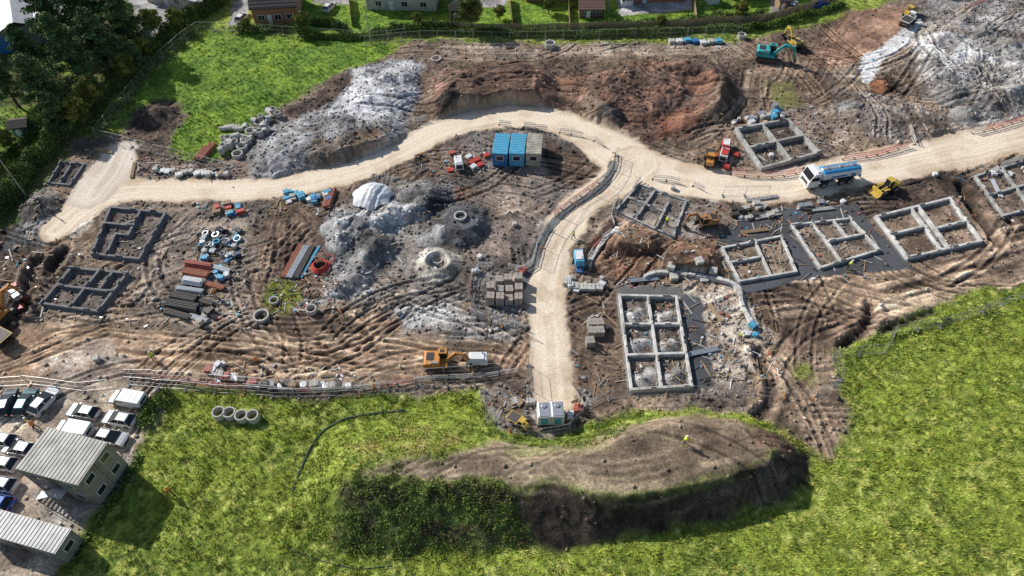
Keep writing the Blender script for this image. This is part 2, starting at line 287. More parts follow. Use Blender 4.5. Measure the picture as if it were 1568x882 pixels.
tan=(.44,.33,.235)
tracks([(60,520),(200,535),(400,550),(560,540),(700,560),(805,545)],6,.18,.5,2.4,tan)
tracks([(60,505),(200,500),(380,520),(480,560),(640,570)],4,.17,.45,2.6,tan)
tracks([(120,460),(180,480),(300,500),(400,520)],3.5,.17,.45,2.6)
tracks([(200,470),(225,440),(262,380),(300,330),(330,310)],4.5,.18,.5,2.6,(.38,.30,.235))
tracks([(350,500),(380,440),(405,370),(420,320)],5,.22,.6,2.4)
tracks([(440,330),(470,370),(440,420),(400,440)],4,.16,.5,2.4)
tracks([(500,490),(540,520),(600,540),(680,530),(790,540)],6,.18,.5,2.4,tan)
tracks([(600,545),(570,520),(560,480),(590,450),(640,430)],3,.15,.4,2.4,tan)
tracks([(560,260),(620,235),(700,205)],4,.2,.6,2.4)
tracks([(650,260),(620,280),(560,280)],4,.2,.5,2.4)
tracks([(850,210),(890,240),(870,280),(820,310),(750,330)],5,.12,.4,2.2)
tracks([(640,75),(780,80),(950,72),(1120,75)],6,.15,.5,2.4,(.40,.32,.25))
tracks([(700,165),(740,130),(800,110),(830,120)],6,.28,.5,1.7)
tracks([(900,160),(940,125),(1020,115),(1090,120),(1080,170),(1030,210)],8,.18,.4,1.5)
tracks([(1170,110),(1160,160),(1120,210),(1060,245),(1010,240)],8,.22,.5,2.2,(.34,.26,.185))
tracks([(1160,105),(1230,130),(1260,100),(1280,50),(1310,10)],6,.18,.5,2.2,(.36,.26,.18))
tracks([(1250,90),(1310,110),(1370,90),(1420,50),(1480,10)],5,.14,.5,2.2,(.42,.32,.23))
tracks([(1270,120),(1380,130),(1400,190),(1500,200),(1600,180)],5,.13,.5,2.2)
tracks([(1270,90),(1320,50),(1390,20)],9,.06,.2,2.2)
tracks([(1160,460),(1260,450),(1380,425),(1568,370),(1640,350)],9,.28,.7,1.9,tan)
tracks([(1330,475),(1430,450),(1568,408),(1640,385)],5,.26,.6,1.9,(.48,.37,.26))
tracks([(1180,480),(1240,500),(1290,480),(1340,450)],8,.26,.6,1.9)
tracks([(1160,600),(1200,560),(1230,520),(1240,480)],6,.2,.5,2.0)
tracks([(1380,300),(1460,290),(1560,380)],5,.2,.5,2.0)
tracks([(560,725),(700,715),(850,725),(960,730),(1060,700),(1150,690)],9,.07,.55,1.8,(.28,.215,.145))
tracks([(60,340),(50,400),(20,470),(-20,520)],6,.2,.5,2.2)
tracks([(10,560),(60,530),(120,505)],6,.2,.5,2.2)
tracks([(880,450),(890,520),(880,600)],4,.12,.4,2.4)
def rr(a,b): return random.uniform(a,b)
for (u0,v0,u1,v1,n) in [(150,480,780,575,20),(330,320,520,520,14),(560,430,800,560,12),(640,215,900,330,12),(1140,430,1560,500,16),(650,70,1130,240,16),(1130,60,1420,240,18),(860,450,940,600,5),(20,330,330,500,12),(1160,500,1290,640,7),(560,670,1150,735,9),(1380,270,1560,330,6),(1400,40,1560,200,6)]:
    for i in range(n):
        a=rr(0,6.28) if (u1-u0)<1.8*(v1-v0) else rr(-.5,.5)+random.choice([0,3.14]); x,y=g(rr(u0,u1),rr(v0,v1)); p=[(x,y)]; k=rr(-.07,.07)
        for s in range(7):
            x+=math.cos(a)*2.6;y+=math.sin(a)*2.6;a+=k*2.6;p.append((x,y))
        dd=.4 if u0==560 and v0==670 else 1
        rut(p,rr(1.5,2.2),rr(.07,.15)*dd,rr(.2,.3),1,rr(.5,1.1))
# ---- surfaced slabs and foundation floors
def slab(px,c1,c2):
    w=G(px); sl=win(w,1); d=sdf(w,X[sl]+DXF[sl]*.3,Y[sl]+DYF[sl]*.3); m=sst(-.2,.2,d); Z[sl]=Z[sl]*(1-m)+.06*m; apply(sl,m,c1,c2,.04,.05,0,3); SMO[sl]=np.maximum(SMO[sl],m); FINE[sl]=FINE[sl]*(1-m)+.5*m
SL1=(.080,.083,.090);SL2=(.058,.060,.065)
slab([(1098,372),(1128,332),(1200,318),(1312,314),(1340,352),(1385,396),(1398,412),(1290,420),(1215,432),(1150,450),(1125,442)],SL1,SL2)
slab([(1040,448),(1074,458),(1092,590),(1062,600),(1056,560)],SL1,SL2)
slab([(930,437),(1045,440),(1045,455),(950,452)],(.15,.145,.14),(.11,.105,.10))
for k,(q,c) in FND.items():
    w=G(q); sl=win(w,3); d=sdf(w,X[sl],Y[sl]); m=sst(-1.2,-.1,d); Z[sl]*=(1-m); ROUGH[sl]=ROUGH[sl]*(1-m)+.1*m; SMO[sl]=np.maximum(SMO[sl],m)
    paint(q,c,tuple(a*.55 for a in c),soft=.2,warp=0,fine=.1,rough=.4,rub=.3,wl=1.5)
    sl,m=pmask(q,.2,0,.1); SMO[sl]*=1-m*.7; FINE[sl]=FINE[sl]*(1-m)+m
for (s,t_) in [(.25,.17),(.25,.5),(.75,.2),(.75,.52),(.27,.85),(.75,.85)]:
    q=FND['G'][0]; u=(q[0][0]*(1-s)+q[1][0]*s)*(1-t_)+(q[3][0]*(1-s)+q[2][0]*s)*t_; v=(q[0][1]*(1-s)+q[1][1]*s)*(1-t_)+(q[3][1]*(1-s)+q[2][1]*s)*t_
    cone(u-6,v+4,1.2,.6,(.30,.28,.26),GREY2,rub=.4); cone(u+8,v-3,1.0,.5,(.30,.28,.26),GREY2,rub=.4)
# ---- roads
def road(px,c1=TAN,c2=TAN2):
    ww=smooth([g(u,v)+(w,) for u,v,w in px],6); sl,b,lat,al,wd,L=pline(ww,9,.35)
    e=b+DXF[sl]*.35+(fbm(X[sl]/3,Y[sl]/3,3,8)-.5)*1.2
    m=sst(.35,-.35,e-wd/2); SEED[0]+=1
    n=fbm(X[sl]/3,Y[sl]/3,5,SEED[0]); st=vn(lat*1.8+.5*vn(al*.1,lat*.1,3),al*.05,SEED[0])*.5+vn(lat*3.4,al*.09,SEED[0]+3)*.5
    whl=np.exp(-((np.abs(lat)-1.0)/.45)**2); edge=sst(-1.4,0,e-wd/2)
    t=np.clip(sst(.38,.68,n)*.6+(st-.5)*1.3+.10-.3*whl+.5*edge,0,1.2)[...,None]
    c=np.array(c1)*(1-t)+np.array(c2)*t; m3=m[...,None]
    COL[sl]=COL[sl]*(1-m3)+c*m3; ROUGH[sl]*=1-.95*m; RUB[sl]*=(1-m); GR[sl]*=1-m; FINE[sl]=FINE[sl]*(1-m)+.4*m
    Z[sl]=Z[sl]*(1-m)+m*(.08*(st-.5)+.04); ROADM[sl]=np.maximum(ROADM[sl],m)
    bm=np.exp(-((e-wd/2-.45)/.35)**2)*(1-SMO[sl]); Z[sl]+=bm*.25*fbm(X[sl],Y[sl],2,3); SMO[sl]=np.maximum(SMO[sl],m)
road([(85,352,4.5),(125,318,6),(170,295,6.5),(260,290,5),(400,290,5),(520,267,5),(600,238,5.2),(670,200,5.6),(740,181,6),(810,177,6.2),(880,196,7),(940,232,9),(1000,262,9),(1100,282,7.5),(1200,285,7),(1300,262,7.5),(1420,240,7.5),(1600,200,8)])
road([(975,250,8),(930,285,6),(890,315,5.2),(860,355,5.2),(842,400,5.2),(836,450,5.2),(842,520,5.0),(846,612,4.6)])
road([(800,430,3),(838,470,4)])
road([(185,230,5),(170,262,7),(140,300,6)],(.62,.55,.46),(.49,.41,.33))
def band(px,w,c1,c2,al_=1.0,rub=.1):
    ww=smooth(G(px),5); sl,b,lat,al,wd,L=pline(ww,w+1,.15); m=sst(.15,-.15,b-w/2+DXF[sl]*.1)*al_
    apply(sl,m,c1,c2,.1,rub,0,2); Z[sl]*=1-m
band([(938,250),(925,285),(880,315),(845,345),(822,385),(812,412)],1.3,(.15,.15,.155),(.11,.11,.11))
band([(812,412),(800,440)],1.2,(.15,.15,.155),(.11,.11,.11))
band([(1010,418),(1070,425),(1125,437),(1152,500)],1.0,(.52,.50,.47),(.38,.35,.32),1,.4)
band([(903,400),(922,372),(945,348)],.8,(.6,.57,.53),(.43,.39,.34),.9,.3)
# ---- lumps
big=fbm(X/2.6,Y/2.6,5,31,True); mid_=fbm(X/1.0,Y/1.0,3,37); sm=fbm(X/.42,Y/.42,2,41)
soil=1-GR
Z+=ROUGH*((big-.55)*.48+(mid_-.5)*.34+(sm-.5)*.17)*(1-SMO*.6)
COL*=(1+soil*(1-SMO)*((sm-.5)*.6+(mid_-.5)*.5))[...,None]
dry=sst(.53,.66,fbm(X/4,Y/4,6,71))*soil*(1-SMO); COL=COL*(1+.40*dry[...,None])
wet=sst(.53,.66,fbm(X/3.5,Y/3.5,6,81))*soil*(1-SMO); COL=COL*(1-.38*wet[...,None])
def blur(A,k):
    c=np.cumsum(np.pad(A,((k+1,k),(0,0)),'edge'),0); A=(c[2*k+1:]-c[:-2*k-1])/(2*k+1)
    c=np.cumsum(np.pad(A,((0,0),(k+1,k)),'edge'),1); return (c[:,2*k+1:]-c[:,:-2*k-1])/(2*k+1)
cv=np.clip((Z-blur(Z,3))*3.0,-.25,.3)*soil; COL*=(1+cv)[...,None]   # soil colour paler on raised clods, darker in hollows
COL*=(1+.20*soil)[...,None]
gh=fbm(X/1.1,Y/.9,3,43); Z+=GR*((gh-.5)*.26+(fbm(X/9,Y/9,3,47)-.5)*.6*(1-ROUGH))
COL=np.clip(COL,.012,.80)
Z[(np.abs(X)>110)|(Y<14)|(Y>142)]*=.3
def lookup(A,x,y):
    x=np.asarray(x,float);y=np.asarray(y,float)
    i=np.clip(np.searchsorted(xs,x)-1,0,NX-2);j=np.clip(np.searchsorted(ys,y)-1,0,NY-2)
    fx=(x-xs[i])/(xs[i+1]-xs[i]);fy=(y-ys[j])/(ys[j+1]-ys[j])
    if A.ndim==3: fx=fx[...,None];fy=fy[...,None]
    return (A[j,i]*(1-fx)+A[j,i+1]*fx)*(1-fy)+(A[j+1,i]*(1-fx)+A[j+1,i+1]*fx)*fy
def hz(x,y): return float(lookup(Z,x,y))
# ------------------------------------------------------------ materials
MC={}
def mk(name,col,rough=.7,metal=0.0,var=.25,dirt=.15,scale=1.5):
    if name in MC: return MC[name]
    m=bpy.data.materials.new(name); m.use_nodes=True; nt=m.node_tree; b=nt.nodes['Principled BSDF']
    b.inputs['Roughness'].default_value=rough; b.inputs['Metallic'].default_value=metal
    tc=nt.nodes.new('ShaderNodeTexCoord'); no=nt.nodes.new('ShaderNodeTexNoise'); no.inputs['Scale'].default_value=scale; no.inputs['Detail'].default_value=6
    nt.links.new(tc.outputs['Object'],no.inputs['Vector'])
    cr=nt.nodes.new('ShaderNodeValToRGB'); cr.color_ramp.elements[0].position=.3; cr.color_ramp.elements[1].position=.7
    c=np.array(col[:3]); d=np.array((.2,.15,.1))
    lo=c*(1-var)*(1-dirt)+d*dirt; cr.color_ramp.elements[0].color=(*lo,1); cr.color_ramp.elements[1].color=(*np.clip(c*(1+var*.3),0,.9),1)
    nt.links.new(no.outputs['Fac'],cr.inputs['Fac']); nt.links.new(cr.outputs['Color'],b.inputs['Base Color'])
    MC[name]=m; return m
def mattr(name,rough,bump=None,bscale=5,fine=.5):
    m=bpy.data.materials.new(name); m.use_nodes=True; nt=m.node_tree; b=nt.nodes['Principled BSDF']; b.inputs['Roughness'].default_value=rough
    b.inputs['Specular IOR Level'].default_value=.2
    at=nt.nodes.new('ShaderNodeAttribute'); at.attribute_name='col'
    geo=nt.nodes.new('ShaderNodeNewGeometry'); no=nt.nodes.new('ShaderNodeTexNoise'); no.inputs['Scale'].default_value=bscale; no.inputs['Detail'].default_value=5; no.inputs['Roughness'].default_value=.7
    nt.links.new(geo.outputs['Position'],no.inputs['Vector'])
    mr=nt.nodes.new('ShaderNodeMapRange'); mr.inputs[1].default_value=.35; mr.inputs[2].default_value=.65; mr.inputs[3].default_value=-fine; mr.inputs[4].default_value=fine
    nt.links.new(no.outputs['Fac'],mr.inputs[0])
    ma=nt.nodes.new('ShaderNodeMath'); ma.operation='MULTIPLY_ADD'; nt.links.new(mr.outputs[0],ma.inputs[0]); nt.links.new(at.outputs['Alpha'],ma.inputs[1]); ma.inputs[2].default_value=1.0
    mx=nt.nodes.new('ShaderNodeVectorMath'); mx.operation='SCALE'; nt.links.new(at.outputs['Color'],mx.inputs[0]); nt.links.new(ma.outputs[0],mx.inputs['Scale'])
    nt.links.new(mx.outputs[0],b.inputs['Base Color'])
    if bump:
        bp=nt.nodes.new('ShaderNodeBump'); bp.inputs['Distance'].default_value=bump; nt.links.new(at.outputs['Alpha'],bp.inputs['Strength'])
        nt.links.new(no.outputs['Fac'],bp.inputs['Height']); nt.links.new(bp.outputs[0],b.inputs['Normal'])
    return m
def npmesh(name,V,Fc,mat,col=None,smooth_=False,obj=True):
    me=bpy.data.meshes.new(name); k=Fc.shape[1]; n=len(Fc)
    me.vertices.add(len(V)); me.vertices.foreach_set('co',np.ascontiguousarray(V,np.float32).ravel())
    me.loops.add(n*k); me.loops.foreach_set('vertex_index',np.ascontiguousarray(Fc,np.int32).ravel())
    me.polygons.add(n); me.polygons.foreach_set('loop_start',np.arange(0,n*k,k,dtype=np.int32)); me.polygons.foreach_set('loop_total',np.full(n,k,np.int32))
    if smooth_: me.polygons.foreach_set('use_smooth',np.ones(n,bool))
    me.update(calc_edges=True)
    if col is not None:
        a=me.attributes.new('col','FLOAT_COLOR','POINT'); c=np.ones((len(V),4),np.float32); c[:,:col.shape[1]]=col; a.data.foreach_set('color',c.ravel())
    me.materials.append(mat)
    if not obj: return me
    o=bpy.data.objects.new(name,me); scene.collection.objects.link(o); return o
ground_m=mattr('ground_earth_and_grass',.92,.08,3.5,.45)
idx=np.arange(NY*NX).reshape(NY,NX)
FF=np.stack([idx[:-1,:-1],idx[:-1,1:],idx[1:,1:],idx[1:,:-1]],-1).reshape(-1,4)
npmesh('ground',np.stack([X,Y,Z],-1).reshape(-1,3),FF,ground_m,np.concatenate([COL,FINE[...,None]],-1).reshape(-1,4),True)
print('terrain',time.time()-T0)
# ------------------------------------------------------------ scatter: grass tufts
def invis(x,y,pad=1.12):
    fz=y*math.cos(TH)+H*math.sin(TH); uy=y*math.sin(TH)-H*math.cos(TH)
    return (np.abs(x/fz*F)<784*pad)&(np.abs(uy/fz*F)<441*pad)
def tufts(N,name):
    x=rng.uniform(-112,112,N);y=rng.uniform(18,142,N)
    k=invis(x,y)&(lookup(GR,x,y)>.5)&(rng.random(N)<np.clip(1.35-y/110,.12,1))
    x=x[k];y=y[k]; n=len(x); z=lookup(Z,x,y); c=lookup(COL,x,y)
    clump=fbm(x/1.3,y/1.0,3,61)
    B=5; a=rng.uniform(0,6.28,(n,B)); ln=rng.uniform(.10,.30,(n,B)); h=rng.uniform(.12,.36,(n,B))*(.2+1.6*clump[:,None]); w=rng.uniform(.03,.07,(n,B))
    ca,sa=np.cos(a),np.sin(a); ox=rng.normal(0,.09,(n,B));oy=rng.normal(0,.09,(n,B))
    bx=x[:,None]+ox;by=y[:,None]+oy;bz=np.repeat(z[:,None]-.03,B,1)
    V=np.stack([np.stack([bx-sa*w,by+ca*w,bz],-1),np.stack([bx+sa*w,by-ca*w,bz],-1),np.stack([bx+ca*ln,by+sa*ln,bz+h],-1)],2).reshape(-1,3)
    vr=rng.uniform(.65,1.6,(n,1))*np.ones((1,3)); vr[:,0]*=rng.uniform(.9,1.3,n)
    C=np.repeat(np.clip(c*vr*1.15,0,.6),B*3,0)
    Fc=np.arange(len(V)).reshape(-1,3); npmesh(name,V,Fc,leaf_m,C); print(name,n)
leaf_m=mattr('leaf_foliage',.75,None,2,.15)
tufts(300000,'grass_tufts')
def stones(N):
    x=rng.uniform(-112,112,N);y=rng.uniform(20,142,N)
    ro=lookup(ROUGH,x,y)*(1-lookup(GR,x,y))
    k=invis(x,y)&(rng.random(N)<(lookup(RUB,x,y)**1.3*.8+.10*ro)*(1-lookup(ROADM,x,y)*.97)); x=x[k];y=y[k];n=len(x);z=lookup(Z,x,y);c=lookup(COL,x,y); ru=np.clip(lookup(RUB,x,y)*2,0,1)[:,None]
    s=.035+.17*rng.random(n)**5
    cube=np.array([(-1,-1,-1),(1,-1,-1),(1,1,-1),(-1,1,-1),(-1,-1,1),(1,-1,1),(1,1,1),(-1,1,1)],float)
    P=cube[None]*rng.uniform(.45,1.2,(n,8,3))*s[:,None,None]*rng.uniform(.7,1.4,(n,1,3)); a=rng.uniform(0,6.28,n); b=rng.uniform(-.6,.6,n)
    X1=P[...,0]*np.cos(b)[:,None]+P[...,2]*np.sin(b)[:,None];Z1=-P[...,0]*np.sin(b)[:,None]+P[...,2]*np.cos(b)[:,None];Y1=P[...,1]
    X2=X1*np.cos(a)[:,None]-Y1*np.sin(a)[:,None];Y2=X1*np.sin(a)[:,None]+Y1*np.cos(a)[:,None]
    V=np.stack([X2+x[:,None],Y2+y[:,None],Z1+z[:,None]+s[:,None]*.2],-1).reshape(-1,3)
    q=np.array([(0,3,2,1),(4,5,6,7),(0,1,5,4),(1,2,6,5),(2,3,7,6),(3,0,4,7)])
    Fc=(q[None]+8*np.arange(n)[:,None,None]).reshape(-1,4)
    gy=c.mean(1,keepdims=True)*np.ones(3); C=np.clip((c*(1-.5*ru)+gy*.5*ru)*rng.uniform(.7,1.5,(n,1)),0,.55); npmesh('rubble_stones',V,Fc,mattr('broken_stone',.85,None,6,.2),np.repeat(C,8,0)); print('stones',n)
stones(460000)
# ------------------------------------------------------------ mesh builder
class MB:
    def __init__(s): s.v=[];s.f=[];s.m=[];s.pt=[];s.part='body';s.mats=[]
    def add(s,vs,fs,mat):
        b=len(s.v); s.v+= [tuple(q) for q in vs]
        if mat not in s.mats: s.mats.append(mat)
        i=s.mats.index(mat)
        for q in fs: s.f.append(tuple(b+j for j in q)); s.m.append(i); s.pt.append(s.part)
    def box(s,c,d,mat,rz=0,tx=1,ty=1,rx=0,ry=0):
        hx,hy,h=d[0]/2,d[1]/2,d[2]/2
        vs=[Vector((x*hx*(tx if z>0 else 1),y*hy*(ty if z>0 else 1),z*h)) for z in(-1,1) for x,y in((-1,-1),(1,-1),(1,1),(-1,1))]
        M=Matrix.Rotation(rz,3,'Z')@Matrix.Rotation(ry,3,'Y')@Matrix.Rotation(rx,3,'X')
        s.add([M@q+Vector(c) for q in vs],[(0,3,2,1),(4,5,6,7),(0,1,5,4),(1,2,6,5),(2,3,7,6),(3,0,4,7)],mat)
    def hexa(s,b,t,mat): s.add(list(b)+list(t),[(0,3,2,1),(4,5,6,7),(0,1,5,4),(1,2,6,5),(2,3,7,6),(3,0,4,7)],mat)
    def frus(s,x0,x1,hw,z0,X0,X1,HW,z1,mat): s.hexa([(x0,-hw,z0),(x1,-hw,z0),(x1,hw,z0),(x0,hw,z0)],[(X0,-HW,z1),(X1,-HW,z1),(X1,HW,z1),(X0,HW,z1)],mat)
    def prism(s,prof,y0,y1,mat):
        n=len(prof); s.add([(x,y0,z) for x,z in prof]+[(x,y1,z) for x,z in prof],[tuple(range(n)),tuple(range(2*n-1,n-1,-1))]+[(i,i+n,(i+1)%n+n,(i+1)%n) for i in range(n)],mat)
    def cyl(s,p0,p1,r0,mat,r1=None,n=10,caps=True):
        r1=r0 if r1 is None else r1; p0=Vector(p0);p1=Vector(p1);d=(p1-p0).normalized()
        a=d.orthogonal().normalized();b=d.cross(a)
        vs=[p0+(a*math.cos(t)+b*math.sin(t))*r0 for t in[6.28319*i/n for i in range(n)]]+[p1+(a*math.cos(t)+b*math.sin(t))*r1 for t in[6.28319*i/n for i in range(n)]]
        fs=[(i,(i+1)%n,(i+1)%n+n,i+n) for i in range(n)]
        if caps: fs+=[tuple(range(n-1,-1,-1)),tuple(range(n,2*n))]
        s.add(vs,fs,mat)
    def ring(s,c,R,r,h,mat,ax='Z',rz=0,n=20):
        vs=[]
        for rad,z in((R,0),(R,h),(r,h),(r,0)):
            for i in range(n):
                t=6.28319*i/n; q=Vector((rad*math.cos(t),rad*math.sin(t),z))
                if ax=='X': q=Vector((q.z-h/2,q.x,q.y))
                vs.append(Matrix.Rotation(rz,3,'Z')@q+Vector(c))
        s.add(vs,[(k*n+i,k*n+(i+1)%n,((k+1)%4)*n+(i+1)%n,((k+1)%4)*n+i) for k in range(4) for i in range(n)],mat)
    def tube(s,pts,r,mat,n=6):
        for a,b in zip(pts[:-1],pts[1:]): s.cyl(a,b,r,mat,n=n)
    def build(s,name,loc=(0,0,0),yaw=0,bevel=0,smooth_=False,scale=1,rot=None):
        parts=[]; [parts.append(p) for p in s.pt if p not in parts]
        obs=[]
        for p in parts:
            ids=[i for i,q in enumerate(s.pt) if q==p]; used={};vs=[];fs=[]
            for i in ids:
                ff=[]
                for j in s.f[i]:
                    if j not in used: used[j]=len(vs); vs.append(s.v[j])
                    ff.append(used[j])
                fs.append(ff)
            me=bpy.data.meshes.new(p if len(parts)>1 else name); me.from_pydata(vs,[],fs)
            for m in s.mats: me.materials.append(m)
            for k,i in enumerate(ids): me.polygons[k].material_index=s.m[i]; me.polygons[k].use_smooth=smooth_
            bm=bmesh.new(); bm.from_mesh(me); bmesh.ops.recalc_face_normals(bm,faces=bm.faces); bm.to_mesh(me); bm.free()
            o=bpy.data.objects.new(p if len(parts)>1 else name,me); scene.collection.objects.link(o); obs.append(o)
            if bevel:
                bv=o.modifiers.new('bevel','BEVEL'); bv.width=bevel; bv.segments=2; bv.limit_method='ANGLE'
        if len(parts)>1:
            e=bpy.data.objects.new(name,None); scene.collection.objects.link(e)
            for o in obs: o.parent=e
        else: e=obs[0]
        e.location=loc; e.rotation_euler=rot or (0,0,yaw); e.scale=(scale,)*3
        return e
def clone(e,name,loc,yaw):
    n=e.copy(); n.name=name; scene.collection.objects.link(n)
    for c in e.children:
        k=c.copy(); scene.collection.objects.link(k); k.parent=n
    n.location=loc; n.rotation_euler=(0,0,yaw); return n
def at(u,v,z=0.0):
    x,y=g(u,v); return (x,y,hz(x,y)+z)
def yaw2(a,b):
    p=g(*a);q=g(*b); return math.atan2(q[1]-p[1],q[0]-p[0])
glass=mk('dark_glass',(.02,.025,.03),.12,0,.1,0); rubber=mk('tyre_rubber',(.025,.025,.025),.85,0,.2,.15); steel=mk('galvanised_steel',(.45,.46,.47),.45,.6,.2,.1)
blackp=mk('black_plastic',(.03,.03,.032),.5); white=mk('white_paint',(.75,.75,.75),.35,0,.1,.03); silver=mk('silver_paint',(.45,.47,.50),.3,.4,.08,.03)
conc=mk('pale_concrete',(.55,.53,.49),.85,0,.35,.15,3); dconc=mk('grey_block',(.24,.24,.24),.9,0,.3,.1,3); wood=mk('timber',(.38,.27,.16),.8,0,.3,.1,4)
redp=mk('red_plastic',(.55,.05,.035),.5,0,.2,.08); orange=mk('orange_paint',(.62,.26,.05),.45,0,.2,.2); yellow=mk('yellow_paint',(.65,.44,.07),.45,0,.2,.2); teal=mk('teal_paint',(.02,.40,.40),.4,0,.2,.1)
blue=mk('blue_paint',(.03,.19,.45),.45,0,.2,.06); lblue=mk('light_blue_paint',(.10,.42,.62),.45,0,.2,.06); dsteel=mk('dark_steel',(.07,.065,.06),.6,.3,.3,.2)
# ------------------------------------------------------------ vehicles
def wheels(mb,xsw,hw,r,w):
    for x in xsw:
        for sg in(-1,1):
            mb.cyl((x,sg*(hw-w),r),(x,sg*hw,r),r,rubber,n=16); mb.cyl((x,sg*hw,r),(x,sg*(hw+.015),r),r*.55,steel,n=12)
def car(p,front,name='parked_car',paint=white,hatch=True):
    mb=MB(); L=2.15
    prof=[(-L,.32),(-L,.70),(-L+.08,.93),(-1.4,.98),(.75,.98),(1.25,.90),(1.85,.78),(L,.62),(L+.03,.34),(1.8,.24),(-1.9,.24)]
    mb.prism(prof,-.88,.88,paint)
    b0=-2.04 if hatch else -1.7; t0=-1.40 if hatch else -1.1
    mb.frus(b0,1.18,.86,.975,t0,.05,.58,1.42,glass)
    mb.frus(t0-.04,.06,.58,1.40,t0+.06,-.02,.54,1.475,paint)
    for sg in(-1,1):
        for xb,xt in((-.35,-.42),(b0+.25,t0+.12)):
            mb.hexa([(xb-.05,sg*.80,.98),(xb+.05,sg*.80,.98),(xb+.05,sg*.875,.98),(xb-.05,sg*.875,.98)],[(xt-.05,sg*.53,1.41),(xt+.05,sg*.53,1.41),(xt+.05,sg*.60,1.41),(xt-.05,sg*.60,1.41)],paint)
        mb.box((.72,sg*.97,1.0),(.14,.2,.13),paint)
        mb.box((L-.12,sg*.66,.66),(.3,.34,.14),mk('headlamp',(.3,.32,.35),.1)); mb.box((-L+.02,sg*.7,.8),(.08,.24,.2),redp)
    mb.box((L+.02,0,.42),(.06,1.2,.18),blackp); mb.box((-L-.01,0,.5),(.03,.5,.12),white)
    mb.box((1.6,0,.845),(.02,1.4,.01),blackp)
    wheels(mb,(-1.3,1.35),.9,.32,.2)
    x,y,z=at(*p); return mb.build(name,(x,y,z-.02),yaw2(p,front),.05,scale=.86)
def van(p,front,name='parked_van',paint=white,L=2.45,h=1.9):
    mb=MB()
    prof=[(-L,.35),(-L,h-.12),(-L+.12,h),(.55,h),(.8,h-.08),(1.5,1.15),(2.2,1.0),(L,.75),(L,.35),(2.1,.28),(-2.2,.28)]
    mb.prism(prof,-.92,.92,paint)
    mb.hexa([(.86,-.80,h-.15),(1.5,-.84,1.18),(1.5,.84,1.18),(.86,.80,h-.15)],[(.93,-.78,h-.11),(1.57,-.84,1.20),(1.57,.84,1.20),(.93,.78,h-.11)],glass)
    for sg in(-1,1):
        mb.hexa([(.1,sg*.91,1.15),(1.3,sg*.91,1.15),(.8,sg*.91,h-.25),(.1,sg*.91,h-.25)],[(.1,sg*.935,1.15),(1.3,sg*.935,1.15),(.8,sg*.935,h-.25),(.1,sg*.935,h-.25)],glass)
        mb.box((1.2,sg*1.03,1.2),(.12,.2,.24),blackp); mb.box((-.8,sg*.925,.62),(2.2,.02,.06),blackp)
        mb.box((L-.05,sg*.7,.8),(.2,.3,.2),mk('headlamp',(.3,.32,.35),.1)); mb.box((-L,sg*.85,1.0),(.05,.12,.4),redp)
    mb.box((-L-.005,0,1.4),(.02,1.3,.4),glass)
    for q in(-1.6,-.8,0): mb.box((q,0,h+.01),(.06,1.6,.03),silver)
    wheels(mb,(-1.5,1.5),.94,.34,.22)
    x,y,z=at(*p); return mb.build(name,(x,y,z-.02),yaw2(p,front),.05,scale=.86)
dk=mk('dark_blue_paint',(.05,.065,.09),.25,.3,.1,.03); bl=mk('bright_blue_paint',(.02,.12,.5),.3,0,.1,.02)
def cardir(p,d): return (p[0]+d[0],p[1]+d[1])
car((14,620),cardir((14,620),(8,-22)),paint=dk); car((42,619),cardir((42,619),(12,-24)),paint=mk('teal_grey_paint',(.07,.15,.17),.25,.3,.1,.03)); car((71,618),cardir((71,618),(20,-22)),paint=white)
hd=(-40,-7)
for p,pt,k in [((131,634),silver,0),((200,616),white,1),((186,645),white,0),((118,662),white,1),((173,673),white,0),((4,676),white,0),((34,690),silver,0),((6,712),white,0),((4,744),white,0),((-2,772),bl,0)]:
    (van if k else car)(p,cardir(p,hd if p[0]!=173 else (40,8)),paint=pt)
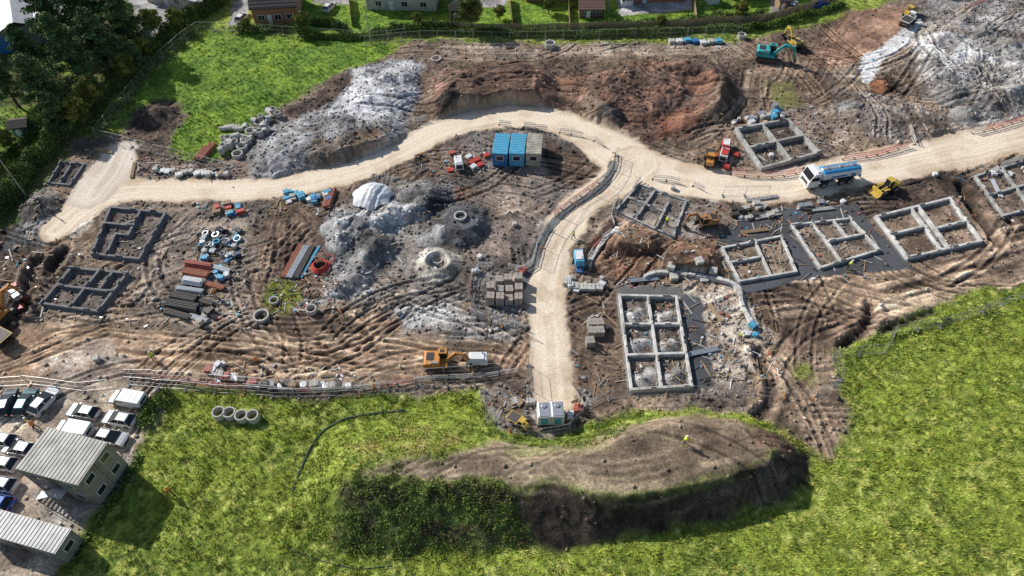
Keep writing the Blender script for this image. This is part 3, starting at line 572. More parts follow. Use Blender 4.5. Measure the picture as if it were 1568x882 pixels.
def tanker():
    mb=MB(); tb=mk('tank_blue',(.06,.36,.66),.3,0,.1,.03)
    mb.part='chassis'; mb.box((-.6,0,.85),(7.6,.9,.25),dsteel)
    wheels(mb,(3.0,),1.2,.5,.32); wheels(mb,(-1.6,-2.9,1.3),1.2,.5,.45)
    mb.box((.2,1.0,.8),(1.2,.5,.5),steel); mb.box((.2,-1.0,.8),(1.2,.5,.5),steel)
    for sg in(-1,1):
        for xx in(-1.6,-2.9,1.3): mb.box((xx,sg*.98,1.16),(1.15,.5,.06),blackp)
    mb.part='cab'
    prof=[(2.45,.6),(2.45,2.9),(2.6,3.1),(3.6,3.0),(4.0,2.1),(4.15,1.6),(4.2,.6)]
    mb.prism(prof,-1.22,1.22,white)
    mb.hexa([(3.66,-1.05,2.85),(4.03,-1.08,1.85),(4.03,1.08,1.85),(3.66,1.05,2.85)],[(3.74,-1.05,2.87),(4.10,-1.08,1.87),(4.10,1.08,1.87),(3.74,1.05,2.87)],glass)
    for sg in(-1,1):
        mb.box((3.15,sg*1.22,2.1),(1.1,.03,.7),glass); mb.box((3.95,sg*1.37,2.2),(.15,.2,.6),blackp); mb.box((4.2,sg*.85,.9),(.06,.4,.2),steel)
    mb.box((4.21,0,1.25),(.03,1.6,.45),blackp); mb.box((2.9,0,3.15),(.5,1.9,.2),white); mb.box((4.2,0,.6),(.12,2.3,.25),white)
    mb.part='tank'
    n=28
    def sec(x,sc=1): return [(x,1.22*sc*math.cos(2*math.pi*i/n),2.0+.9*sc*math.sin(2*math.pi*i/n)) for i in range(n)]
    xsn=[-4.35,-4.25,-4.1,1.75,1.85,1.93]; scs=[.75,.93,1,1,.93,.75]
    for a in range(5):
        for i in range(n):
            th=math.sin(2*math.pi*(i+.5)/n)
            mt=tb if (.6<th<.95) or th<-.5 else white
            A=sec(xsn[a],scs[a]);B=sec(xsn[a+1],scs[a+1]); mb.add([A[i],A[(i+1)%n],B[(i+1)%n],B[i]],[(0,1,2,3)],mt)
    mb.add(sec(-4.35,.75),[tuple(range(n))],white); mb.add(sec(1.93,.75),[tuple(range(n))],white)
    mb.part='tank_fittings'
    for xx in(-3.2,-1.2,.9): mb.cyl((xx,0,2.85),(xx,0,3.02),.28,steel,n=14)
    for sg in(-1,1): mb.box((-1.1,sg*.5,2.95),(5.6,.04,.06),steel)
    mb.box((-1.1,0,2.915),(5.6,.5,.03),silver)
    for sg in(-1,1): mb.box((-.6,sg*1.235,2.05),(2.6,.02,.28),blue); mb.box((-2.9,sg*1.235,2.05),(.8,.02,.4),blue)
    mb.box((-4.45,0,1.3),(.2,2.2,.5),white)
    mb.build('tanker_lorry',at(1266,279),yaw2((1310,272),(1222,286)),.03)
tanker()
def excavator(p,to,paint=orange,sc=.85,reach=0):
    mb=MB(); mb.part='tracks'
    for sg in(-1,1):
        y0=sg*1.1
        prof=[(-2.0,.1),(-2.2,.4),(-2.1,.75),(-1.8,.88),(1.8,.88),(2.1,.75),(2.2,.4),(2.0,.1),(1.8,.02),(-1.8,.02)]
        mb.prism(prof,y0-.3,y0+.3,dsteel)
        for i in range(14): mb.box((-1.85+i*.285,y0,.895),(.1,.62,.04),blackp); mb.box((-1.85+i*.285,y0,.02),(.1,.62,.05),blackp)
        for i in range(5): mb.cyl((-1.5+i*.75,y0+sg*.3,.35),(-1.5+i*.75,y0+sg*.33,.35),.22,dsteel,n=12)
    mb.box((0,0,.65),(2.2,1.7,.4),dsteel); mb.cyl((0,0,.8),(0,0,1.08),.7,dsteel,n=20)
    mb.part='house'
    prof=[(-2.1,1.1),(-2.25,1.4),(-2.2,2.1),(-1.9,2.35),(.3,2.35),(.3,1.6),(1.5,1.5),(1.5,1.1)]
    mb.prism(prof,-1.3,1.3,paint); mb.box((-1.2,.2,2.38),(1.2,1.4,.08),blackp); mb.box((-2.1,0,1.6),(.4,2.2,.8),dsteel); mb.cyl((-1.1,-.7,2.3),(-1.1,-.7,2.75),.08,dsteel)
    mb.box((-.5,-1.0,2.42),(1.2,.4,.1),steel)
    for i in range(5): mb.box((-1.9+i*.25,-1.31,1.8),(.1,.03,.5),blackp); mb.box((-1.9+i*.25,1.31,1.8),(.1,.03,.5),blackp)
    mb.part='cab'
    mb.frus(.1,1.6,.48,1.5,.15,1.35,.42,2.9,glass)
    for x in(.13,1.42):
        for y in(-.46,.46): mb.box((x,y,2.2),(.08,.08,1.45),paint)
    mb.box((.75,0,2.95),(1.4,1.0,.1),paint); mb.box((.7,0,3.01),(.7,.6,.03),blackp)
    ids=set(j for k,f in enumerate(mb.f) if mb.pt[k]=='cab' for j in f)
    mb.v=[(x,y+.8,z) if i in ids else (x,y,z) for i,(x,y,z) in enumerate(mb.v)]
    mb.part='boom'
    def beam(a,b,w,h0,h1,m):
        a=Vector(a);b=Vector(b);d=(b-a).normalized();u=d.cross(Vector((0,1,0))).normalized()
        if u.z<0:u=-u
        w2=Vector((0,w/2,0)); mb.hexa([a-w2-u*h0/2,b-w2-u*h1/2,b+w2-u*h1/2,a+w2-u*h0/2],[a-w2+u*h0/2,b-w2+u*h1/2,b+w2+u*h1/2,a+w2+u*h0/2],m)
    r=reach
    A=(1.2,-.1,1.6);B=(3.0,-.1,3.7);C=(5.2+r,-.1,3.3);D=(5.6+r,-.1,1.2)
    beam(A,B,.4,.5,.6,paint);beam((2.8,-.1,3.62),C,.4,.6,.35,paint)
    mb.part='stick'; beam((4.9+r,-.1,3.7),D,.3,.5,.25,paint)
    for y in(-.4,.2): mb.cyl((1.6,y,1.5),(2.7,y,3.0),.08,steel)
    mb.cyl((3.3,-.1,4.1),(4.8+r,-.1,3.85),.08,steel); mb.cyl((5.3+r,-.1,3.0),(5.9+r,-.1,1.7),.06,steel)
    mb.part='bucket'; x=D[0]
    mb.prism([(x-.1,1.3),(x+.35,1.2),(x+.5,.6),(x+.2,.15),(x-.45,.1),(x-.75,.35),(x-.6,.45),(x-.3,.35),(x+.1,.5)],-.6,.4,dsteel)
    x,y,z=at(*p); mb.build('excavator',(x,y,z+.05),yaw2(p,to),.03,scale=sc)
excavator((672,560),(760,560),orange,.75,-.6); excavator((1172,92),(1225,100),teal,.9,-.3); excavator((1214,72),(1200,60),yellow,.7,-.8)
excavator((1080,345),(1040,350),mk('rust_orange_paint',(.42,.19,.07),.6,0,.3,.3),.68,-.8); excavator((2,490),(30,460),orange,.8,-.6)
def dumper(p,to,paint=yellow,sc=1):
    mb=MB(); mb.part='chassis'; wheels(mb,(-1.2,1.2),1.05,.55,.42)
    mb.box((-.2,0,.8),(3.2,1.0,.4),dsteel); mb.box((-1.4,0,1.25),(1.3,1.3,.7),paint,tx=.85)
    mb.part='skip'; mb.hexa([(.2,-.8,.95),(1.7,-.8,1.1),(1.7,.8,1.1),(.2,.8,.95)],[(-.1,-1.1,1.9),(2.4,-1.1,1.65),(2.4,1.1,1.65),(-.1,1.1,1.9)],paint)
    mb.hexa([(.05,-1.0,1.88),(2.25,-1.0,1.66),(2.25,1.0,1.66),(.05,1.0,1.88)],[(.05,-1.0,1.915),(2.25,-1.0,1.70),(2.25,1.0,1.70),(.05,1.0,1.915)],dsteel)
    mb.part='cab'; mb.box((-.7,0,1.4),(.6,.6,.15),blackp); mb.box((-.95,0,1.7),(.12,.6,.5),blackp)
    for sg in(-1,1): mb.cyl((-1.1,sg*.55,1.5),(-1.1,sg*.55,2.6),.05,blackp); mb.cyl((-.3,sg*.55,1.3),(-.3,sg*.55,2.6),.05,blackp)
    mb.box((-.7,0,2.62),(1.1,1.3,.08),paint); mb.cyl((-.3,0,1.3),(-.45,0,1.7),.18,blackp)
    mb.build('site_dumper',at(*p),yaw2(p,to),.03,scale=sc)
def wheel_loader(p,to,sc=1):
    mb=MB(); mb.part='chassis'; wheels(mb,(-1.3,1.3),1.15,.7,.5); mb.box((-.1,0,.95),(3.4,1.1,.5),dsteel)
    mb.part='engine_cover'; mb.prism([(-2.4,.9),(-2.4,1.7),(-2.1,1.95),(-.5,2.0),(-.5,.9)],-.75,.75,yellow)
    for i in range(4): mb.box((-2.1+i*.35,0,1.99),(.15,1.0,.04),blackp)
    mb.part='cab'; mb.frus(-.5,.7,.65,1.5,-.45,.45,.6,2.9,glass); mb.box((0,0,2.95),(1.2,1.4,.12),yellow)
    for x in(-.48,.58):
        for y in(-.62,.62): mb.box((x,y,2.2),(.08,.08,1.4),yellow)
    mb.part='loader_arms'
    for sg in(-1,1): mb.box((1.75,sg*.5,1.35),(2.0,.18,.32),yellow,ry=.35)
    for sg in(-1,1): mb.box((1.3,sg*1.0,1.5),(1.4,.5,.06),yellow)
    mb.part='bucket'; mb.prism([(2.4,1.3),(2.5,.2),(3.5,.1),(3.5,.18),(2.75,.35),(2.6,1.25)],-1.3,1.3,yellow)
    mb.build('wheel_loader',at(*p),yaw2(p,to),.03,scale=sc)
wheel_loader((1356,292),(1335,299),.75)
dumper((1085,250),(1085,235),orange,.8); dumper((1388,38),(1378,45),white,.9); dumper((1392,24),(1400,20),yellow,.8); dumper((0,520),(20,530),yellow,.9); dumper((795,650),(780,640),yellow,.6)
# ------------------------------------------------------------ buildings
def cabin_unit(mb,cx,cy,z0,L,W,Hh,wall,roof):
    mb.part='walls'; mb.box((cx,cy,z0+Hh/2),(L,W,Hh),wall)
    for i in range(int(L/.3)):
        x=cx-L/2+.15+i*L/int(L/.3)
        for sg in(-1,1): mb.box((x,cy+sg*(W/2+.012),z0+Hh/2),(.1,.025,Hh-.3),wall)
    mb.part='roof'; mb.box((cx,cy,z0+Hh+.03),(L+.06,W+.06,.07),roof)
    k=int(L/.4)
    for i in range(k): mb.box((cx-L/2+(i+.5)*L/k,cy,z0+Hh+.085),(.16,W-.02,.05),roof)
    mb.part='windows'
    for sg in(-1,1):
        for q in(-.28,.28):
            mb.box((cx+q*L,cy+sg*(W/2+.03),z0+1.55),(1.1,.04,.9),white); mb.box((cx+q*L,cy+sg*(W/2+.05),z0+1.55),(.96,.03,.76),glass)
        mb.box((cx+sg*(L/2+.01),cy,z0+1.55),(.04,1.2,.9),white); mb.box((cx+sg*(L/2+.03),cy,z0+1.55),(.03,1.05,.76),glass)
    mb.part='door'; mb.box((cx,cy-(W/2+.035),z0+1.05),(.9,.05,2.0),dsteel)
def bl_cabins():
    mb=MB(); wall=mk('cabin_wall',(.27,.25,.215),.7,0,.3,.1,1); roof=mk('cabin_roof',(.50,.48,.43),.6,0,.35,.12,.8)
    for st in(0,1):
        for q in(-1,1): cabin_unit(mb,0,q*1.2,.15+st*2.55,7.1,2.35,2.5,wall,roof)
    mb.part='stair'
    for i in range(12): mb.box((-3.4+i*.26,-3.0,.2+i*.215),(.26,.9,.04),steel)
    for sg in(-.45,.45):
        mb.cyl((-3.5,-3.0+sg,.1),(-.4,-3.0+sg,2.7),.05,steel,n=6); mb.cyl((-3.5,-3.0+sg,1.1),(-.4,-3.0+sg,3.7),.03,steel,n=6)
    mb.box((.3,-2.95,2.7),(1.3,1.0,.06),steel)
    for x_ in(-.3,.9): mb.cyl((x_,-3.4,0),(x_,-3.4,3.7),.04,steel,n=6)
    yaw=yaw2((25,710),(130,738)); x,y=g(95,697,5.3); mb.build('site_cabin_block',(x,y,hz(x,y)),yaw,.015)
    mb=MB(); roof2=mk('container_roof',(.52,.52,.50),.5,.1,.3,.12,.8); cabin_unit(mb,0,0,.15,9.2,2.4,2.6,mk('container_wall',(.26,.27,.27),.6,.2,.3,.1,1),roof2)
    x,y=g(35,812,2.7); mb.build('storage_container',(x,y,hz(x,y)),yaw,.015)
    ya=yaw2((768,262),(776,212))
    for (u,w_,rf) in [(768,blue,lblue),(793,lblue,lblue),(818,mk('cream_cabin',(.45,.40,.30),.6),mk('cream_roof',(.46,.43,.35),.7,0,.4,.25,1))]:
        mb=MB(); cabin_unit(mb,0,0,.12,4.9,2.3,2.4,w_,rf); mb.build('welfare_cabin',(*g(u,240,0),.0),ya+math.pi/2*0,.015)
bl_cabins()
def brickmat():
    m=bpy.data.materials.new('red_brick'); m.use_nodes=True; nt=m.node_tree;b=nt.nodes['Principled BSDF'];b.inputs['Roughness'].default_value=.9
    t=nt.nodes.new('ShaderNodeTexBrick'); tc=nt.nodes.new('ShaderNodeTexCoord'); t.inputs['Scale'].default_value=3; t.inputs['Color1'].default_value=(.45,.18,.10,1);t.inputs['Color2'].default_value=(.33,.12,.065,1);t.inputs['Mortar'].default_value=(.3,.25,.2,1)
    mp=nt.nodes.new('ShaderNodeMapping'); mp.inputs['Rotation'].default_value=(math.pi/2,0,0)
    nt.links.new(tc.outputs['Object'],mp.inputs[0]);nt.links.new(mp.outputs[0],t.inputs['Vector']);nt.links.new(t.outputs['Color'],b.inputs['Base Color']); return m
brick=brickmat(); slate=mk('roof_tiles',(.13,.105,.095),.8,0,.4,.1,3); slate2=mk('brown_roof_tiles',(.20,.12,.09),.8,0,.4,.1,3)
def house(u,v,w=9,d=8,h=5,yaw=0,wall=None,roof=None,name='brick_house',rh=2.6):
    wall=wall or brick; roof=roof or slate; mb=MB(); mb.part='walls'; mb.box((0,d/2,h/2),(w,d,h),wall)
    for sg in(-1,1): mb.add([(sg*w/2,0,h),(sg*w/2,d,h),(sg*w/2,d/2,h+rh)],[(0,1,2)],wall)
    mb.part='roof'; o=.4; t=.15; z=rh*(o/(d/2))
    for sg in(-1,1):
        y0=d/2+sg*(d/2+o); mb.hexa([(-w/2-.3,y0,h-z),(w/2+.3,y0,h-z),(w/2+.3,d/2,h+rh),(-w/2-.3,d/2,h+rh)],[(-w/2-.3,y0,h-z+t),(w/2+.3,y0,h-z+t),(w/2+.3,d/2,h+rh+t),(-w/2-.3,d/2,h+rh+t)],roof)
        for i in range(9):
            f=(i+.5)/9; mb.box((0,y0+(d/2-y0)*f,h-z+t+(rh+z)*f+.01),(w+.6,.05,.05),roof)
    if h>3: mb.part='chimney'; mb.box((w*.3,d/2,h+rh+.3),(.7,.6,1.4),wall); mb.cyl((w*.3,d/2,h+rh+1),(w*.3,d/2,h+rh+1.35),.14,redp)
    mb.part='windows'
    for q in(-.32,.05,.32):
        for zz in ((1.4,h-1.2) if h>4 else (1.4,)):
            k=min(1,w/6); mb.box((q*w,-.02,zz),(1.3*k,.06,1.1*k),white); mb.box((q*w-.3*k,-.05,zz),(.52*k,.04,.95*k),glass); mb.box((q*w+.3*k,-.05,zz),(.52*k,.04,.95*k),glass)
    mb.part='door'; mb.box((-.14*w,-.03,.95),(.85,.06,1.9),white)
    mb.part='gutter'; mb.cyl((-w/2-.2,-o,h-z),(w/2+.2,-o,h-z),.07,blackp,n=6)
    x,y=g(u,v); mb.build(name,(x,y,-.05),yaw)
house(425,36,8.5,9,3.6,.12,rh=3.4); house(615,16,14,9,4.2,-.05,mk('render_wall',(.55,.51,.44),.85),slate2,'rendered_house'); house(850,2,12,9,4.5,0); house(1000,4,13,9,4.5,.05,None,slate2)
house(905,30,4.6,5,2.3,.0,mk('dark_timber_wall',(.13,.06,.04),.8),slate2,'garden_garage',1.0); house(1150,-6,12,8,4.4,.1); house(1230,-20,12,8,4.4,.1); house(720,-30,12,9,4.6,0)
house(520,-22,14,9,4.6,.1,None,slate2); house(270,12,14,5,2.6,-.35,mk('render_wall',(.55,.51,.44),.85),mk('grey_sheet_roof',(.38,.39,.41),.6,.2,.2,.1),'long_shed',.9)
def shed(u,v,w,d,h,yaw):
    mb=MB(); r=mk('grey_sheet_roof',(.38,.39,.41),.6,.2,.2,.1); wl=mk('shed_wall',(.2,.22,.22),.8)
    mb.part='walls'; mb.box((0,0,h/2),(w,d,h),wl); mb.part='roof'
    for k in range(4):
        x0=-w/2+k*w/4; x1=x0+w/8; x2=x0+w/4
        mb.hexa([(x0,-d/2-.3,h),(x1,-d/2-.3,h+1.2),(x1,d/2+.3,h+1.2),(x0,d/2+.3,h)],[(x0,-d/2-.3,h+.1),(x1,-d/2-.3,h+1.3),(x1,d/2+.3,h+1.3),(x0,d/2+.3,h+.1)],r)
        mb.hexa([(x1,-d/2-.3,h+1.2),(x2,-d/2-.3,h),(x2,d/2+.3,h),(x1,d/2+.3,h+1.2)],[(x1,-d/2-.3,h+1.3),(x2,-d/2-.3,h+.1),(x2,d/2+.3,h+.1),(x1,d/2+.3,h+1.3)],r)
    mb.part='door'; mb.box((0,-d/2-.05,1.5),(3,.1,3),blue)
    x,y=g(u,v); mb.build('industrial_shed',(x,y,0),yaw)
shed(12,46,24,18,4,.5)
for (u,v,c) in [(36,208,blue),(1092,8,white),(1200,14,wood),(700,28,wood),(585,8,wood),(960,10,white)]: house(u,v,2.4,2.0,1.9,.2,c,slate,'garden_shed',.5)
car((372,30),(380,22)); car((505,14),(513,6)); car((1212,12),(1216,0)); car((1255,10),(1270,6),paint=bl)
# ------------------------------------------------------------ foundations
def foundation(key,segs,mat,h=.5,w=.32,name='house_foundation'):
    q=G(FND[key][0]); mb=MB()
    def P(s,t):
        a=Vector(q[0])*(1-s)+Vector(q[1])*s; b=Vector(q[3])*(1-s)+Vector(q[2])*s; return a*(1-t)+b*t
    for i,(s0,t0,s1,t1) in enumerate(segs):
        a=P(s0,t0);b=P(s1,t1);d=b-a;L=d.length+w-.004*i; c=(a+b)/2; hh=h+.004*i; rz=math.atan2(d.y,d.x)
        mb.box((c.x,c.y,hh/2-.1),(L,w+.002*i,hh+.2),mat,rz=rz)
        dr=d.normalized(); nrm=Vector((-dr.y,dr.x))
        for e_ in(-1,1):
            cc=c+nrm*e_*(w/2+.12); mb.box((cc.x,cc.y,.03),(L,.24,.1+.003*i),dconc,rz=rz)
        for k in range(int(L/1.5)):
            if random.random()<.5:
                pp=a+dr*random.uniform(0,d.length); mb.box((pp.x,pp.y,hh+.1),(rr(.4,1.0),w*.6,.2),random.choice([mat,dconc]),rz=rz+rr(-.05,.05))
    return mb.build(name)
R4=[(0,0,1,0),(1,0,1,1),(1,1,0,1),(0,1,0,0)]
pc=mk('pale_blockwork',(.66,.64,.60),.9,0,.45,.15,1.0); gb_=mk('mid_grey_blockwork',(.46,.45,.42),.9,0,.5,.2,1.0)
foundation('A',R4+[(.5,0,.5,1),(0,.5,1,.5)],gb_,.8,.36)
foundation('B',R4+[(.35,0,.35,1),(0,.5,.7,.5),(.7,.2,.7,1)],gb_,.4,.26)
foundation('C',R4+[(.55,0,.55,1),(0,.45,.55,.45)],pc,.45,.26)
foundation('D',R4+[(.35,0,.35,1),(.35,.5,1,.5),(.7,0,.7,.5)],pc,.45,.26)
foundation('E',R4+[(.46,0,.46,1),(.56,0,.56,1),(0,.45,.46,.45),(.56,.55,1,.55)],pc,.6,.32)
foundation('F',R4+[(.4,0,.4,1),(0,.5,1,.5)],gb_,.4,.3)
foundation('G',R4+[(.5,0,.5,1),(0,.33,1,.33),(0,.66,1,.66)],pc,.65,.28)
dblk=mk('dark_blockwork',(.20,.20,.205),.9,0,.45,.15,2)
foundation('H',R4+[(.55,0,.55,.55),(0,.35,.55,.35),(.55,.55,.3,.55),(.3,.55,.3,1)],dblk,.6,.3)
foundation('I',R4+[(.5,0,.5,1),(0,.5,.5,.5),(.75,.0,.75,.5),(.5,.5,1,.5)],dblk,.6,.3)
foundation('J',R4+[(.5,0,.5,1)],dblk,.35,.25)
# ------------------------------------------------------------ fences & barriers
def walk(px,step,smooth_=True):
    w=G(px); w=smooth(w,5) if smooth_ else w
    out=[];acc=0;prev=w[0];out.append(prev)
    for q in w[1:]:
        l=math.hypot(q[0]-prev[0],q[1]-prev[1])
        while acc+l>=step:
            t=(step-acc)/l; prev=(prev[0]+(q[0]-prev[0])*t,prev[1]+(q[1]-prev[1])*t); out.append(prev); l=math.hypot(q[0]-prev[0],q[1]-prev[1]); acc=0
        acc+=l; prev=q
    return out
def fence(px,name='temporary_fence',h=1.9):
    mb=MB(); p=walk(px,3.4)
    for a,b in zip(p[:-1],p[1:]):
        j=(rr(-.12,.12),rr(-.12,.12)); a=(a[0]+j[0],a[1]+j[1]); za=hz(*a);zb=hz(*b); d=Vector((b[0]-a[0],b[1]-a[1],0)); 
        for q,z in((a,za),(b,zb)): mb.cyl((q[0],q[1],z),(q[0],q[1],z+h),.03,steel,n=5,caps=False)
        for zz in(.15,1.0,h): mb.cyl((a[0],a[1],za+zz),(b[0],b[1],zb+zz),.024 if zz!=1.0 else .01,steel,n=4,caps=False)
        for k in range(1,14):
            t=k/14; mb.cyl((a[0]+d.x*t,a[1]+d.y*t,za+(zb-za)*t+.15),(a[0]+d.x*t,a[1]+d.y*t,za+(zb-za)*t+h),.008,steel,n=3,caps=False)
        mb.box((a[0],a[1],za+.07),(.7,.22,.14),dconc if random.random()<.8 else orange,rz=math.atan2(d.y,d.x)+1.57)
    mb.build(name)
bw=mk('white_plastic',(.66,.63,.60),.5,0,.2,.15); fred=mk('faded_red_plastic',(.48,.12,.09),.6,0,.3,.15)
def barrier(px,name='safety_barrier',prob=.5,miss=.1):
    mb=MB(); p=walk(px,2.0); m=bw
    for a,b in zip(p[:-1],p[1:]):
        if random.random()<miss: continue
        if random.random()<.6: m=random.choice([redp,fred,fred]) if random.random()<prob else bw
        a=(a[0]+rr(-.1,.1),a[1]+rr(-.1,.1)); za=hz(*a); d=Vector((b[0]-a[0],b[1]-a[1],0)); L=d.length; rz=math.atan2(d.y,d.x); c=((a[0]+b[0])/2,(a[1]+b[1])/2)
        mb.box((c[0],c[1],za+.98),(L-.06,.05,.08),m,rz=rz); mb.box((c[0],c[1],za+.62),(L-.06,.04,.12),bw,rz=rz);mb.box((c[0],c[1],za+.18),(L-.06,.04,.1),m,rz=rz)
        for k in range(9):
            t=(k+.5)/9; mb.box((a[0]+d.x*t,a[1]+d.y*t,za+.55),(.04,.03,.9),m,rz=rz)
        mb.box((a[0],a[1],za+.04),(.15,.55,.08),rubber,rz=rz)
    mb.build(name)
fence([(200,590),(300,598),(420,607),(520,607),(650,592),(735,590),(812,570)])
fence([(200,578),(300,584),(420,594),(520,594),(650,578),(740,572),(808,562)])
barrier([(205,572),(300,590),(400,597),(480,602),(560,597),(650,583),(740,578),(805,568)],prob=.5)
fence([(808,562),(815,600),(812,625)]); fence([(740,600),(742,635),(780,662),(840,668),(885,655),(905,620),(960,608),(1080,604),(1160,606),(1245,612),(1285,585)])
fence([(1285,585),(1278,545),(1350,545),(1360,515),(1440,500),(1568,455),(1640,432)]); fence([(1283,590),(1250,612)])
fence([(150,212),(190,160),(240,100),(300,50),(330,48),(440,54),(570,62),(640,55)]); fence([(560,70),(640,62),(780,62),(900,60),(1080,55),(1150,55)])
fence([(0,592),(60,590),(140,600),(190,590)]); fence([(240,235),(300,250),(375,270)])
fence([(150,212),(240,235)])
barrier([(940,235),(935,262),(905,290),(870,315),(845,335),(825,370),(815,405),(800,415),(735,408),(722,430),(720,475)],prob=.3); fence([(722,430),(718,478),(770,500),(800,505),(805,520)]); fence([(945,240),(938,268),(910,296),(872,322),(850,345),(832,375),(820,410)])
barrier([(720,480),(770,498),(803,500),(808,520)],prob=.3)
barrier([(655,205),(700,195),(760,192),(830,200),(900,212),(935,235)],prob=.1,miss=.5)
barrier([(1120,268),(1180,272),(1240,262)],prob=.9,miss=0); barrier([(1290,245),(1340,238),(1400,222)],prob=.7,miss=0); barrier([(1400,222),(1385,190)],prob=.6); barrier([(1490,205),(1530,195),(1580,180)],prob=.8); barrier([(1470,25),(1500,8),(1530,-5)],prob=.8)
barrier([(620,195),(650,185),(700,178)],prob=.2,miss=.5); barrier([(1530,255),(1580,240)],prob=.2)
barrier([(900,395),(915,372),(942,350),(935,330),(948,300)],prob=.1,miss=.3); barrier([(965,300),(985,275),(1060,285),(1085,300)],prob=.1,miss=.2)
fence([(1105,300),(1180,300)]) 
def board_fence(px):
    mb=MB(); p=walk(px,1.8)
    for a,b in zip(p[:-1],p[1:]):
        d=Vector((b[0]-a[0],b[1]-a[1],0));rz=math.atan2(d.y,d.x);c=((a[0]+b[0])/2,(a[1]+b[1])/2);z=hz(*c)
        for k in range(8):
            t=(k+.5)/8; mb.box((a[0]+d.x*t,a[1]+d.y*t,z+.8+rr(-.02,.02)),(.2,.025,1.65),wood,rz=rz)
        mb.box((a[0],a[1],z+.9),(.1,.1,1.8),wood)
    mb.build('garden_fence')
board_fence([(640,44),(760,48),(900,48),(1060,40),(1170,32),(1290,0)]); board_fence([(535,0),(540,45)]); board_fence([(690,0),(690,44)]); board_fence([(1060,0),(1065,38)]); board_fence([(780,0),(785,46)]); board_fence([(870,10),(872,46)])
def pole(u,v,h=8):
    mb=MB(); mb.cyl((0,0,0),(0,0,h),.11,steel,.06,n=8); mb.cyl((0,0,h-.1),(1.0,0,h+.15),.04,steel,n=6); mb.box((1.2,0,h+.15),(.6,.22,.12),steel); mb.cyl((0,0,0),(0,0,1),.15,steel,n=8); mb.build('street_lamp',at(u,v),2.5)
pole(568,66,8); pole(40,300,7); pole(930,20,7)
# ------------------------------------------------------------ materials on site
def blocks_pallet(u,v,yaw=0,mat=dconc,n=(2,2,4),name='block_pallet',bs=(.5,.5,.24)):
    mb=MB(); x,y,z=at(u,v)
    for i in range(3): mb.box((0,(i-1)*.42,.06),(1.1,.1,.1),wood)
    mb.box((0,0,.125),(1.1,1.0,.03),wood)
    for k in range(n[2]):
        for i in range(n[0]):
            for j in range(n[1]): mb.box(((i-(n[0]-1)/2)*(bs[0]+.02)+rr(-.015,.015),(j-(n[1]-1)/2)*(bs[1]+.02),.14+bs[2]/2+k*(bs[2]+.006)),(bs[0]-.004*k,bs[1],bs[2]),mat)
    return mb.build(name,(x,y,z),yaw)
brown_blk=mk('concrete_blocks',(.38,.33,.29),.9,0,.3,.05,4)
for i in range(4):
    for j in range(3):
        if (i,j)!=(0,0):blocks_pallet(750+i*14.5+j*.5+rr(-1,1),434+j*15+rr(-1,1),rr(-.08,.08),brown_blk,n=(2,2,random.choice([4,5,6])))
for p in [(905,500),(917,500),(906,512),(918,512),(903,527)]: blocks_pallet(p[0],p[1],rr(-.2,.2),brown_blk)
for p in [(880,440),(868,435),(893,442),(905,443),(917,442)]: blocks_pallet(p[0],p[1],rr(-.2,.2),conc,n=(2,2,2))
for i in range(6): blocks_pallet(rr(1020,1090),rr(412,430),rr(-.4,.4),conc,n=(2,2,random.choice([1,2])))
def bag(u,v,mat=None,s=1.0,name='bulk_bag'):
    m=mat or white; bm=bmesh.new(); bmesh.ops.create_cube(bm,size=1.0); bmesh.ops.subdivide_edges(bm,edges=bm.edges,cuts=3,use_grid_fill=True)
    for q in bm.verts:
        r=Vector((q.co.x,q.co.y,0)); k=1-.18*max(0,(abs(q.co.x)*2)**2*(abs(q.co.y)*2)**2); q.co.x*=k*(1.08-.2*abs(q.co.z));q.co.y*=k*(1.08-.2*abs(q.co.z))
        if q.co.z>.4: q.co.z-=.12*(1-r.length)+rr(-.03,.05)
        q.co+=Vector((rr(-.02,.02),rr(-.02,.02),0)); q.co.z+=.5
    me=bpy.data.meshes.new(name); 
    for sx in(-1,1):
        for sy in(-1,1): bmesh.ops.create_cone(bm,segments=5,radius1=.04,radius2=.03,depth=.3,matrix=Matrix.Translation((sx*.38,sy*.38,1.02))@Matrix.Rotation(.4*sx,4,'Y'))
    bm.to_mesh(me); bm.free(); me.materials.append(m); [setattr(p,'use_smooth',True) for p in me.polygons]
    o=bpy.data.objects.new(name,me); scene.collection.objects.link(o); o.location=at(u,v); o.rotation_euler=(0,0,rr(0,3)); o.scale=(s,s,s*.85); return o
def pipes(u,v,to,L,r,n,mat,rows=3,name='pipe_bundle'):
    mb=MB(); 
    for k in range(rows):
        c=n-k
        for i in range(c): mb.cyl((-L/2+rr(-.15,.15),(i-(c-1)/2)*r*2.05,r+k*r*1.75+.1),(L/2+rr(-.15,.15),(i-(c-1)/2)*r*2.05+rr(-.03,.03),r+k*r*1.75+.1),r,mat,n=9)
    for x in(-L*.35,L*.35): mb.box((x,0,.05),(.1,n*r*2.1,.1),wood)
    mb.build(name,at(u,v),yaw2((u,v),to))
def crate(u,v,c,yaw=None,name='wrapped_pallet',s=(1.2,1.0,.9)):
    mb=MB(); yaw=rr(0,1.5) if yaw is None else yaw
    for i in range(3): mb.box((0,(i-1)*.42,.05),(1.2,.1,.1),wood)
    mb.box((0,0,.12),(1.2,1.0,.03),wood)
    lay=3
    for k in range(lay):
        for i in(-1,0,1): mb.box((i*s[0]*.33+rr(-.01,.01),rr(-.04,.04),.14+s[2]/lay*(k+.5)),(s[0]*.32,s[1]*rr(.85,1),s[2]/lay-.015),c)
    for i in(-1,1): mb.box((i*.3,0,.145+s[2]),(.04,s[1]+.02,.012),blackp)
    return mb.build(name,at(u,v),yaw,scale=.85)
rustr=mk('clay_red',(.40,.15,.09),.8,0,.3,.1,3)
